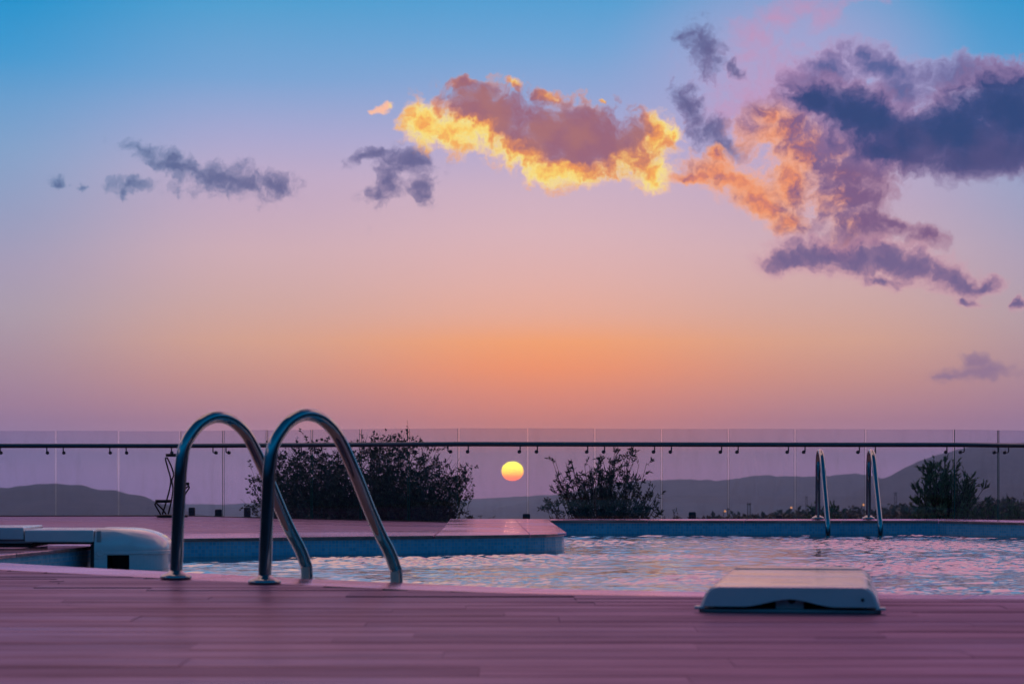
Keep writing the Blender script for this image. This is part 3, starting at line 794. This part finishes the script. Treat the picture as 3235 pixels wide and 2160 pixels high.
# ------------------------------------------------------------------ filter units
def arch(w, z0, z1, r, n=5):
    """Cross-section (x across, z up) with rounded upper corners, counter-clockwise from lower left."""
    pts = [(w / 2, z0)]
    for k in range(n + 1):
        a = math.pi / 2 * k / n; pts.append((w / 2 - r + r * math.cos(a), z1 - r + r * math.sin(a)))
    for k in range(n + 1):
        a = math.pi / 2 + math.pi / 2 * k / n; pts.append((-w / 2 + r + r * math.cos(a), z1 - r + r * math.sin(a)))
    return pts + [(-w / 2, z0)]
def filter_unit(root, L_lid, lid_split, hood_len, z0, z1, w, step_up, taper=.045):
    """Local frame: x across, +y towards the water, deck end at y=0."""
    cuts = [0.0] + lid_split + [L_lid]
    for i in range(len(cuts) - 1):
        a, b_ = cuts[i] + .004, cuts[i + 1] - .004
        zz = z1 + (step_up if i == 0 else 0)
        secs = []
        for yy, sh in ((a, .004), (a + .012, 0), (b_ - .006, 0), (b_, .003)):
            sec = arch(w - sh * 2, z0, zz - sh, .035)
            secs.append([(x * (1 + (0 if z > z0 + .001 else taper)), yy, z) for x, z in sec])
        MB().loft(secs).build('lid', MAT['plastic'], root, smooth=True, angle=28)
        if i == 0:
            MB().box(-.075, .075, a + .32, a + .46, zz - .002, zz + .0025).build('name_plate', MAT['plastic'], root, bevel=.002)
    return cuts
# near unit -------------------------------------------------------------------
u_ang = -math.radians(8.3)
A = on(2490, 1940); unit = empty('pool_filter_unit', (A.x + .012, A.y + .06, 0), u_ang)
tag(unit, 'white plastic pool filter unit lying across the near coping, arched front', 'filter unit', 'pool filter units')
# front lid: shell with an arched opening
w, z0, z1 = .635, .026, .105
def lid_front():
    secs = []
    n = 24
    mb = MB()
    outer = arch(w, z0, z1, .035, 6)
    xs_ = np.linspace(w / 2, -w / 2, n + 1)
    def low(x):
        q = min(1, abs(x) / (w * .27)); return z0 + (.030 * (1 - q * q * (3 - 2 * q)))
    bot = [(-x, low(x)) for x in xs_]
    ring = [(x, z) for x, z in outer[1:-1]] + [(x, z) for x, z in bot]
    def sec(yy, shrink):
        out = []
        for x, z in ring:
            k = 1 + .10 * (1 - (z - z0) / (z1 - z0))
            out.append((x * k * (1 - shrink * .03), yy, z - (shrink * .004 if z > z1 - .02 else 0)))
        return out
    return mb.loft([sec(0, 1), sec(.010, 0), sec(.86, 0), sec(.872, .6)])
lid = lid_front().build('lid', MAT['plastic'], unit, smooth=True, angle=28)
MB().box(-.085, .085, .30, .40, z1 - .003, z1 + .0008).build('name_plate', MAT['plastic'], lid, bevel=.002)
secs = []
for yy, sh in ((.884, .6), (.895, 0), (1.50, 0), (1.512, .6)):
    secs.append([(x * (1 + .10 * (1 - (z - z0) / (z1 - z0))) * (1 - sh * .02), yy, z - (sh * .004 if z > z0 + .01 else 0)) for x, z in arch(w, z0, z1 + .002, .035, 6)])
MB().loft(secs).build('lid', MAT['plastic'], unit, smooth=True, angle=28)
# hood over the water
secs = []
for k in range(13):
    u = k / 12; yy = 1.524 + .62 * u
    zt = z1 + .006 - (0 if u < .35 else (.30 * (1 - math.sqrt(max(0, 1 - ((u - .35) / .65) ** 2)))))
    secs.append([(x * (1 - .10 * u * u), yy, z) for x, z in arch(w * 1.02, -.42, max(zt, -.25), .05 + .08 * u, 6)])
MB().loft(secs).build('hood', MAT['plastic'], unit, smooth=True, angle=32)
MB().box(-.355, .355, .02, 1.60, .002, .014).build('base_plate', MAT['grey_plastic'], unit, bevel=.003)
MB().box(-.30, .30, .10, 1.5, .0145, .024).build('plinth', MAT['dark_plastic'], unit)
MB().box(-.055, .055, .035, .14, .0142, .062).build('pump_housing', MAT['grey_plastic'], unit, bevel=.004)
MB().tube([(.008, .0335, .052), (.008, .036, .052)], .016, 16).build('socket', MAT['dark_plastic'], unit)
MB().tube([(.282, -.002, .055), (.284, .004, .055)], .007, 12).build('plug', MAT['dark_plastic'], unit)
for s_ in (-1, 1): MB().box(s_ * .352 - .02, s_ * .352 + .02, .0, .055, .0145, .026).build('foot', MAT['plastic'], unit, bevel=.004)

# left unit -------------------------------------------------------------------
D0 = 16.5; K = D0 / F
def lx(px): return (px - CX) * K
def lz(py): return HC - (py - HY) * K
unit2 = empty('pool_filter_unit', (lx(296), D0, 0)); tag(unit2, 'white plastic pool filter unit at the left edge, rounded hood dipping into the water', 'filter unit', 'pool filter units')
ox = lx(296); Wd = .69
def lbox(name, x0, x1, z0_, z1_, mat='plastic', y0=0, y1=Wd, bev=.012, par=None):
    return MB().box(lx(x0) - ox, lx(x1) - ox, y0, y1, z0_, z1_).build(name, MAT[mat], par or unit2, bevel=bev, seg=3)
lbox('lid', 77, 295, lz(1712.5), lz(1673))
lbox('lid', -260, 74, lz(1705), lz(1670) + .012)
lbox('base_plate', -260, 99, lz(1716), lz(1706.5), 'grey_plastic', .03, Wd - .03, .003)
lbox('plinth', -250, 94, .002, lz(1716.5), 'dark_plastic', .05, Wd - .05, .002)
lbox('beam', 99, 294, lz(1719), lz(1713), 'dark_plastic', .04, Wd - .04, .003)
lbox('shade_filler', 283, 295.5, -.34, lz(1719.5), 'dark_plastic', .03, Wd - .03, .003)  # dark box added to stand for the shade between unit and coping
# hood: plan D shape, dome falling to a rim
X0, X1 = 0.0, lx(527) - ox; ztop = lz(1669.5); zrim = lz(1738.5); zr2 = lz(1750.5)
def plan(z_in, n=14, x0=0.002):
    """D-shaped plan outline pulled in by z_in, starting lower-left, counter-clockwise."""
    pts = [(x0, z_in * .35)]
    r = .22
    xe = X1 - z_in
    y0_, y1_ = z_in * .35, Wd - z_in * .35
    for k in range(n + 1):
        a = -math.pi / 2 + math.pi / 2 * k / n; pts.append((xe - r + r * math.cos(a) if xe - r > x0 else x0 + (xe - x0) * math.cos(a), y0_ + r + r * math.sin(a)))
    for k in range(n + 1):
        a = math.pi / 2 * k / n; pts.append((xe - r + r * math.cos(a), y1_ - r + r * math.sin(a)))
    return pts + [(x0, y1_)]
secs = []
for k in range(15):
    a = math.pi / 2 * k / 14; z = zrim + (ztop - zrim) * math.sin(a); zin = .012 + .30 * (1 - math.cos(a))
    secs.append([(x, y_, z) for x, y_ in plan(zin)])
MB().loft(secs).build('hood', MAT['plastic'], unit2, smooth=True, angle=40)
rim = [(x, y_) for x, y_ in plan(0.0)]
o = MB().loft([[(x, y_, zr2) for x, y_ in rim], [(x, y_, zrim - .001) for x, y_ in rim]]).build('rim', MAT['plastic'], unit2, smooth=True, bevel=.004, angle=40)
# lower body with the intake mouth
bd = plan(.016); nb_ = len(bd); mb = MB(); zb_ = -.48; zt_ = zr2 - .001
mx0, mx1, mz0 = lx(338) - ox, lx(408) - ox, lz(1752.5) ; mzb = -.30
for i in range(1, nb_ - 1):
    a, c = bd[i], bd[i + 1]
    mb.add([(a[0], a[1], zb_), (c[0], c[1], zb_), (c[0], c[1], zt_), (a[0], a[1], zt_)], [(0, 1, 2, 3)])
yb = bd[0][1]; xe_ = bd[1][0]
for (xa, xb, za, zc) in ((0.002, mx0, zb_, zt_), (mx1, xe_, zb_, zt_), (mx0, mx1, mz0, zt_), (mx0, mx1, zb_, mzb)):
    mb.add([(xa, yb, za), (xb, yb, za), (xb, yb, zc), (xa, yb, zc)], [(0, 1, 2, 3)])
mb.add([(0.002, bd[-1][1], zb_), (0.002, yb, zb_), (0.002, yb, zt_), (0.002, bd[-1][1], zt_)], [(0, 1, 2, 3)])
mb.build('body', MAT['plastic'], unit2, smooth=True, angle=30)
mb = MB(); dpt = yb + .22
mb.add([(mx0, yb, mzb), (mx0, dpt, mzb), (mx0, dpt, mz0), (mx0, yb, mz0)], [(0, 1, 2, 3)])
mb.add([(mx1, dpt, mzb), (mx1, yb, mzb), (mx1, yb, mz0), (mx1, dpt, mz0)], [(0, 1, 2, 3)])
mb.add([(mx0, yb, mz0), (mx0, dpt, mz0), (mx1, dpt, mz0), (mx1, yb, mz0)], [(0, 1, 2, 3)])
mb.add([(mx0, dpt, mzb), (mx1, dpt, mzb), (mx1, dpt, mz0), (mx0, dpt, mz0)], [(0, 1, 2, 3)])
mb.build('intake_mouth', MAT['dark_plastic'], unit2)
pz = lz(1745); pxx = lx(316) - ox
MB().box(pxx - .042, pxx + .04, yb - .004, yb + .01, pz - .045, zr2 + .003 + .02).build('switch_panel', MAT['plastic'], unit2, bevel=.003)
MB().tube([(pxx, yb - .014, pz), (pxx, yb - .003, pz)], .026, 20).build('cap', MAT['plastic'], unit2, bevel=.003)
MB().box(lx(305) - ox, lx(319) - ox, -.002 + .012 * .35, .012, lz(1711), lz(1676)).build('grip', MAT['grey_plastic'], unit2, bevel=.004)

# ------------------------------------------------------------------ tiered stand
sd_ = 28.05; SK = sd_ / F; sx0 = (544 - CX) * SK; sz0 = zdeck(sx0)
st = empty('plant_stand', (sx0, sd_, sz0)); tag(st, 'black wrought iron tiered plant stand beside the glass fence', 'plant stand')
def spx(cx_, cy_): return ((460 + cx_ / 6.272 - 544) * SK, (1629.6 - (1400 + cy_ / 6.272)) * SK)
MB().lathe([(.185, .002), (.19, .008), (.19, .022), (.18, .028)], (0, 0, 0), 28).build('base', MAT['black_iron'], st, smooth=True, angle=40)
for xa, xb, z in ((-.205, -.016, .178), (.02, .208, .388), (-.078, .112, .735)):
    r_ = (xb - xa) / 2
    MB().lathe([(r_ - .004, -.004), (r_, .0), (r_, .028), (r_ - .004, .032)], ((xa + xb) / 2, 0, z), 24).build('shelf', MAT['black_iron'], st, smooth=True, angle=40)
def rod(pts, yo, yo2=None):
    yo2 = yo if yo2 is None else yo2; n = len(pts)
    P_ = [(spx(*p)[0], yo + (yo2 - yo) * i / (n - 1), spx(*p)[1]) for i, p in enumerate(pts)]
    MB().tube(smooth_path(P_, 5), .0095, 8).build('rod', MAT['black_iron'], st, smooth=True)
rod([(345, 1385), (430, 1100), (508, 740), (450, 480), (402, 300), (418, 262)], -.05, -.02)
rod([(435, 1385), (500, 1120), (532, 880), (510, 720), (548, 600), (500, 430), (440, 300), (418, 262)], .05, .02)
rod([(310, 1390), (235, 1260), (192, 1190), (210, 1165)], -.05, -.02)
rod([(395, 1385), (330, 1290), (230, 1190), (210, 1165)], .05, .02)
rod([(560, 1385), (700, 1120), (800, 970), (868, 860), (850, 820)], -.05, -.02)
rod([(620, 1385), (660, 1100), (740, 930), (800, 860), (850, 825)], .05, .02)

# ------------------------------------------------------------------ shrubs
def leaves_mesh(name, C, D, N_, L, Wl, mat, parent):
    """Rhombic leaves: base C, direction D, side from N_, length L, width Wl (arrays)."""
    S = np.cross(D, N_); S /= np.linalg.norm(S, axis=1, keepdims=True) + 1e-9
    U = np.cross(S, D)
    L = L[:, None]; Wl = Wl[:, None]
    v = np.stack([C, C + D * L * .45 + S * Wl * .5 + U * L * .05, C + D * L, C + D * L * .45 - S * Wl * .5 + U * L * .05], 1).reshape(-1, 3)
    n = len(C); f = np.arange(4 * n).reshape(n, 4)
    return obj(name, mesh(name, v.tolist(), f.tolist()), mat, parent)
def unit_v(a): return a / (np.linalg.norm(a, axis=-1, keepdims=True) + 1e-9)
def shrub(name, label, cat, env, d, depth, n_br, leaf, ll, lw, per, tuft, base_px, group=None, up=.35, base_z=-.5, seed=1, stem=.011, twig=.22, fill=0, leafspread=.55, droop=0.0, trunk='branches', along=.8):
    """env: outline (photo px) at depth d filled with branch ends; base_px: (x0, x1) foot of the stems."""
    R = np.random.default_rng(seed)
    bx = (sum(base_px) / 2 - CX) / F * d
    root = empty(name, (bx, d, base_z)); tag(root, label, cat, group)
    E = [((x - CX) / F * d, HC + (HY - y) / F * d) for x, y in env]
    x0, x1 = min(p[0] for p in E), max(p[0] for p in E); zz0, zz1 = min(p[1] for p in E), max(p[1] for p in E)
    tips = []
    while len(tips) < n_br:
        x, z = R.uniform(x0, x1), R.uniform(zz0, zz1)
        if in_poly(x, z, E): tips.append((x, z))
    wood = MB(); C, D, N_, LL = [], [], [], []
    for k, (x, z) in enumerate(tips):
        fb = np.array([(base_px[0] + (base_px[1] - base_px[0]) * R.random() - CX) / F * d, d + R.normal() * depth * .15, base_z])
        tip = np.array([x, d + R.normal() * depth * .4, z])
        mid = fb * .45 + tip * .55 + np.array([0, 0, -abs(x - fb[0]) * up * .5]) + R.normal(size=3) * .05
        u = np.linspace(0, 1, 7)[:, None]
        pth = (1 - u) ** 2 * fb + 2 * u * (1 - u) * mid + u * u * tip
        wood.tube([Vector(p) for p in pth], list(np.linspace(stem, stem * .25, 7)), 4, False)
        dirn = unit_v(pth[-1] - pth[-2])
        for q in range(per):
            u0 = 1 - abs(R.normal()) * .22 if tuft else R.uniform(.45, 1.0)
            u0 = max(.3, min(1, u0)); i = min(5, int(u0 * 6)); o_ = pth[i] + (pth[i + 1] - pth[i]) * (u0 * 6 - i)
            td = unit_v(unit_v(pth[i + 1] - pth[i]) * along + R.normal(size=3) * np.array([.7, .7, .5]) + np.array([0, 0, .35 - droop]))
            tl = twig * R.uniform(.5, 1.2)
            wood.tube([Vector(o_), Vector(o_ + td * tl * .5 + R.normal(size=3) * .008), Vector(o_ + td * tl)], [stem * .3, stem * .22, stem * .12], 3, False)
            nl = leaf if isinstance(leaf, int) else R.integers(*leaf)
            s_ = np.sort(R.uniform(.15, 1.0, nl))[:, None]
            C.append(o_ + td * tl * s_)
            side = unit_v(R.normal(size=(nl, 3)))
            D.append(unit_v(td * (1 - leafspread) * 1.3 + side * leafspread + np.array([0, 0, .12]))); N_.append(unit_v(R.normal(size=(nl, 3))))
            LL.append(ll * R.uniform(.6, 1.2, nl))
    C, D, N_, LL = np.concatenate(C), np.concatenate(D), np.concatenate(N_), np.concatenate(LL)
    bpy.context.view_layer.update(); inv = root.matrix_world.inverted()
    o = wood.build(trunk, MAT['bark'], root); o.matrix_parent_inverse = inv
    o = leaves_mesh('foliage', C, D, N_, LL, LL * lw / ll, MAT[fill or 'leaf1'], root); o.matrix_parent_inverse = inv
    return root
big_env = [(800, 1650), (785, 1600), (792, 1530), (785, 1460), (820, 1430), (880, 1405), (930, 1385), (1000, 1372), (1060, 1388), (1120, 1382), (1180, 1362), (1250, 1358), (1320, 1366),
           (1350, 1400), (1390, 1412), (1455, 1435), (1495, 1470), (1500, 1540), (1465, 1580), (1480, 1615), (1520, 1650)]
shrub('dense_shrub', 'large dense dark shrub rising above the glass fence behind the near ladder', 'shrub', big_env, 29.6, 1.1, 900, (9, 13), .036, .022, 8, False, (860, 1420), seed=3, stem=.006, twig=.15, fill='leaf1', leafspread=.75, up=.9, along=.25, droop=.2, group='shrubs behind the glass fence')
ole_env = [(1715, 1640), (1728, 1580), (1760, 1540), (1752, 1495), (1745, 1445), (1770, 1432), (1800, 1440), (1830, 1470), (1870, 1440), (1930, 1425), (1990, 1425), (2035, 1435), (2045, 1480),
           (2085, 1500), (2092, 1545), (2065, 1570), (2078, 1600), (2085, 1640)]
shrub('oleander_shrub', 'airy long-leaved shrub in silhouette right of the setting sun', 'shrub', ole_env, 29.2, .8, 150, (9, 14), .058, .017, 6, False, (1840, 1960), seed=5, stem=.009, twig=.12, along=.5, up=.8, fill='leaf2', leafspread=.62, group='shrubs behind the glass fence')
oli_env = [(2900, 1600), (2880, 1550), (2878, 1525), (2905, 1540), (2905, 1490), (2935, 1465), (2960, 1475), (2985, 1465), (2995, 1440), (3015, 1445), (3030, 1470), (3030, 1500), (3060, 1515), (3090, 1525), (3088, 1560), (3070, 1600)]
shrub('olive_shrub', 'upright green shrub standing before the right hill beyond the glass', 'shrub', oli_env, 31.0, .7, 130, (10, 16), .062, .017, 5, True, (2950, 3020), seed=9, stem=.010, twig=.13, up=.7, fill='leaf3', leafspread=.38, group='shrubs behind the glass fence')
for (x0, x1, yt, dd, sd2, lab, nn) in ((2535, 2665, 1575, 30.5, 21, 'low green shrub growing behind the far pool ladder', 26), (2868, 2960, 1590, 30.0, 22, 'low green shrub at the left foot of the upright green shrub', 22),
                                       (3075, 3165, 1588, 30.4, 23, 'low green shrub at the right foot of the upright green shrub', 22), (3160, 3290, 1578, 31.2, 24, 'low green shrub behind the rightmost glass panels', 28),
                                       (2935, 3090, 1598, 29.9, 25, 'pale brush under the upright green shrub', 30)):
    xm = (x0 + x1) / 2
    shrub('low_shrub', lab, 'shrub', [(x0, 1660), (x0 + 8, yt + 25), (xm - 18, yt + 6), (xm, yt + 14), (xm + 25, yt), (x1 - 10, yt + 22), (x1, 1660)], dd, .5, nn, (8, 13), .055, .013, 4, True, (xm - 20, xm + 20), seed=sd2, stem=.009, twig=.11, fill='leaf3', leafspread=.42, group='low shrubs behind the glass fence')
for (x0, x1, yt, dd, sd2, lab) in ((1450, 1560, 1612, 29.0, 31, 'small sprawling shrub tips left of the spit beneath the setting sun'), (2085, 2160, 1618, 29.3, 32, 'sparse twiggy weed at the right foot of the airy shrub'), (2130, 2170, 1612, 29.0, 33, 'thin dry weed beside the low dark block')):
    xm = (x0 + x1) / 2
    shrub('weed', lab, 'plant', [(x0, 1660), (x0 + 5, yt + 16), (xm, yt), (x1, yt + 18), (x1, 1660)], dd, .3, 10, (4, 8), .035, .010, 3, True, (xm - 8, xm + 8), seed=sd2, stem=.006, twig=.09, fill='leaf1', group='weeds beyond the fence')

# low dark blocks on the ground beyond the fence
for px, yt, w_, d_, lab in ((606, 1602, 19, 29.6, 'small dark block beyond the fence, just right of the plant stand'), (690, 1608, 22, 29.6, 'small dark block beyond the fence, midway between plant stand and dense shrub'),
                            (781, 1602, 21, 29.3, 'small dark block touching the left edge of the dense shrub'), (1663, 1622, 23, 28.4, 'small dark block beyond the fence beneath the setting sun'),
                            (2187, 1616, 23, 28.9, 'small dark block beyond the fence beside the dry weed'), (2462, 1626, 20, 29.0, 'small dark block beyond the fence left of the far ladder')):
    p = at(px, yt, d_); hw = w_ / 2 / F * d_
    MBk = MB().loft([[(-hw, -hw, -.42), (hw, -hw, -.42), (hw, hw, -.42), (-hw, hw, -.42)], [(-hw, -hw, p.z - .012), (hw, -hw, p.z - .012), (hw, hw, p.z - .012), (-hw, hw, p.z - .012)],
                     [(-hw * .8, -hw * .8, p.z), (hw * .8, -hw * .8, p.z), (hw * .8, hw * .8, p.z), (-hw * .8, hw * .8, p.z)]])
    o = MBk.build('low_post', MAT['block'], None, bevel=.006, loc=(p.x, d_, 0)); o.rotation_euler = (0, 0, random.uniform(-.3, .3))
    tag(o, lab, 'post', 'low dark blocks beyond the fence')

# ------------------------------------------------------------------ hills
def hill(name, label, D, prof, width, seed, rough_m=3.5):
    xs_ = np.arange(prof[0][0], prof[-1][0] + 1, 5.0)
    px_, py_ = zip(*prof); ys_ = np.interp(xs_, px_, py_)
    k = np.ones(9) / 9; ys_ = np.convolve(np.pad(ys_, 4, 'edge'), k, 'valid')
    rows = np.concatenate([np.linspace(-1, 0, 15), np.linspace(.12, 1, 6)])
    v, f = [], []
    for x, yv in zip(xs_, ys_):
        X = (x - CX) / F * D; zc = HC + (HY - yv) / F * D
        for r in rows:
            Y = D + r * width * (1 if r < 0 else .6)
            z_g = ground_z(math.hypot(X, Y)) - 12
            s_ = max(0.0, 1 - abs(r)); s_ = s_ * s_ * (3 - 2 * s_) * .35 + s_ * .65
            nz = mnoise.fractal(Vector((X * .0035, Y * .0035, seed)), 1.0, 2.0, 4) * width * .018 * (1 - s_) * s_ * 4
            cr = mnoise.noise(Vector((X * .035, Y * .04, seed + 9))) * rough_m * (.4 + .6 * s_)
            XX = X * Y / D
            v.append((XX, Y, z_g + (zc - z_g) * s_ + nz + cr))
    n = len(rows)
    f = [(i * n + k_, (i + 1) * n + k_, (i + 1) * n + k_ + 1, i * n + k_ + 1) for i in range(len(xs_) - 1) for k_ in range(n - 1)]
    return tag(obj(name, mesh(name, v, f, True), MAT['hill']), label, None, None, 'structure')
hill('hill', 'far low ridge along the horizon under the sun', 9500, [(-2400, 1588), (-600, 1586), (0, 1590), (560, 1590), (704, 1593), (800, 1590), (1100, 1585), (1467, 1577), (1708, 1564), (1900, 1556), (2300, 1560), (3000, 1570), (5200, 1575)], 1800, 2.0)
hill('hill', 'long rolling ridge right of the sun', 7600, [(1480, 1625), (1640, 1590), (1780, 1560), (1900, 1532), (2000, 1519), (2088, 1515), (2151, 1513), (2278, 1517), (2330, 1511), (2397, 1499), (2456, 1503), (2574, 1505), (2630, 1501), (2693, 1495), (2740, 1499), (2788, 1511), (2850, 1530), (3000, 1560), (3400, 1590)], 1500, 4.0)
hill('hill', 'tall hill at the right edge of the view', 6000, [(2660, 1580), (2740, 1530), (2793, 1511), (2820, 1498), (2856, 1478), (2915, 1450), (2960, 1437), (3010, 1424), (3075, 1409), (3133, 1401), (3235, 1399), (3400, 1392), (3700, 1405), (4200, 1470), (4800, 1560)], 1500, 6.0, 3.0)
hill('hill', 'low spur in front of the tall right hill', 4600, [(2900, 1600), (2990, 1575), (3093, 1543), (3152, 1530), (3235, 1525), (3500, 1530), (3900, 1560), (4300, 1600)], 900, 8.0)
hill('hill', 'rounded wooded hill at the left edge of the view', 4400, [(-1500, 1600), (-700, 1570), (-300, 1552), (0, 1540), (79, 1533), (146, 1527), (237, 1529), (293, 1542), (372, 1551), (420, 1560), (455, 1569), (494, 1583), (560, 1606), (650, 1630)], 900, 10.0, 3.0)

# far woodland on the plain, right of the sun
R = np.random.default_rng(44)
def wood_profile(px): return np.interp(px, [2130, 2250, 2320, 2420, 2500, 2560, 2660, 2760, 2840, 2900, 3100, 3235, 3500, 4300], [1650, 1634, 1627, 1621, 1612, 1612, 1604, 1602, 1592, 1598, 1572, 1566, 1562, 1566])
C, D, N_, LL = [], [], [], []
for k in range(360):
    px = R.uniform(2180, 3900); dist = R.uniform(420, 900)
    yt = wood_profile(px) + R.exponential(10) + R.normal() * 3; p = at(px, yt, dist)
    gz = ground_z(math.hypot(p.x, dist)); h_ = p.z - gz
    if h_ < 2: continue
    rw = R.uniform(2.2, 4.6); n = 120
    q = unit_v(R.normal(size=(n, 3))) * (R.random((n, 1)) ** .4)
    C.append(np.array([p.x, dist, p.z - h_ * .38]) + q * np.array([rw, rw, h_ * .40])); D.append(unit_v(R.normal(size=(n, 3)))); N_.append(unit_v(R.normal(size=(n, 3)))); LL.append(R.uniform(.7, 1.5, n))
o = leaves_mesh('woodland', np.concatenate(C), np.concatenate(D), np.concatenate(N_), np.concatenate(LL), np.concatenate(LL) * .7, MAT['wood_far'], None)
tag(o, 'dark far woodland massed on the plain below the right hills', 'woodland', None, 'stuff')

# utility poles and street lamps on the plain
MAT['pole'] = material('weathered pole', (.06, .06, .065), .7)[0]
def pole(px, yt, dist, kind, lab, hw):
    p = at(px, yt, dist); gz = ground_z(math.hypot(p.x, dist)); root = empty('utility_pole', (p.x, dist, gz)); tag(root, lab, 'utility pole', 'utility poles on the plain')
    h_ = p.z - gz; s_ = hw / F * dist
    if kind == 'T':
        MB().tube([(0, 0, 0), (0, 0, h_)], [.28, .2], 6).build('mast', MAT['pole'], root)
        MB().box(-s_, s_, -.15, .15, h_ - .7, h_ - .35).build('crossarm', MAT['pole'], root)
    else:
        for q in (-1, 1): MB().tube([(q * s_ * .7, 0, 0), (q * s_ * .6, 0, h_)], [.3, .22], 6).build('mast', MAT['pole'], root)
        MB().box(-s_, s_, -.18, .18, h_ - .9, h_ - .45).build('crossarm', MAT['pole'], root)
        if kind == 'X':
            for z_ in np.linspace(.35, .9, 4):
                MB().tube([(-s_ * .66, 0, h_ * z_), (s_ * .66, 0, h_ * (z_ + .09))], .12, 5).build('brace', MAT['pole'], root)
pole(2300, 1604, 900, 'T', 'slim utility pole with one crossarm left of the double-mast pole', 6)
pole(2366, 1587, 950, 'H', 'double-mast utility pole on the plain beneath the rolling ridge', 6.5)
pole(2829, 1554, 1500, 'X', 'braced double-mast pylon right of the far ladder', 5)
pole(2548, 1566, 1900, 'X', 'faint braced pylon left of the far ladder', 4)
lm = bpy.data.materials.new('lamp glow'); lm.use_nodes = True
t = NT(lm.node_tree); t.n.clear(); em = t.new('ShaderNodeEmission'); em.inputs[0].default_value = (1, .42, .16, 1); em.inputs[1].default_value = .9
t.l.new(em.outputs[0], t.new('ShaderNodeOutputMaterial').inputs[0])
for px, yt, dist, lab in ((2286, 1615, 420, 'lit street lamp left of the utility poles'), (2495, 1604, 420, 'lit street lamp above the woodland edge left of the far ladder'), (2723, 1595, 400, 'lit street lamp between the rails of the far ladder')):
    p = at(px, yt, dist); gz = ground_z(math.hypot(p.x, dist)); root = empty('street_lamp', (p.x, dist, gz)); tag(root, lab, 'street lamp', 'street lamps on the plain')
    h_ = p.z - gz
    MB().tube([(0, 0, 0), (0, 0, h_ - .1), (.25, -.2, h_ + .12)], [.09, .07, .05], 6).build('mast', MAT['pole'], root)
    MB().lathe([(.02, .26), (.16, .18), (.2, .02), (.14, -.08), (.03, -.12)][::-1], (.25, -.25, h_), 10).build('lamp', lm, root, smooth=True)

# ------------------------------------------------------------------ haze
HAZE_DENSITY, HAZE_G = 1.2e-4, .86
hz = bpy.data.materials.new('haze'); hz.use_nodes = True
t = NT(hz.node_tree); t.n.clear()
pv = t.new('ShaderNodeVolumePrincipled'); pv.inputs['Density'].default_value = HAZE_DENSITY; pv.inputs['Color'].default_value = (.56, .77, 1.0, 1); pv.inputs['Anisotropy'].default_value = HAZE_G
t.l.new(pv.outputs[0], t.new('ShaderNodeOutputMaterial').inputs['Volume'])
zmin = min(min(v.co.z for v in o.data.vertices) for o in scene.objects if o.type == 'MESH' and o.name.split('.')[0] in ('ground', 'hill'))
zmax = max(max(v.co.z for v in o.data.vertices) for o in scene.objects if o.type == 'MESH' and o.name.split('.')[0] in ('ground', 'hill'))
o = MB().box(-11800, 11800, -11800, 11800, zmin - 1.5, zmax + 4).build('haze', hz)
tag(o, 'pale mauve evening haze over the plain and hills', None, None, 'stuff')
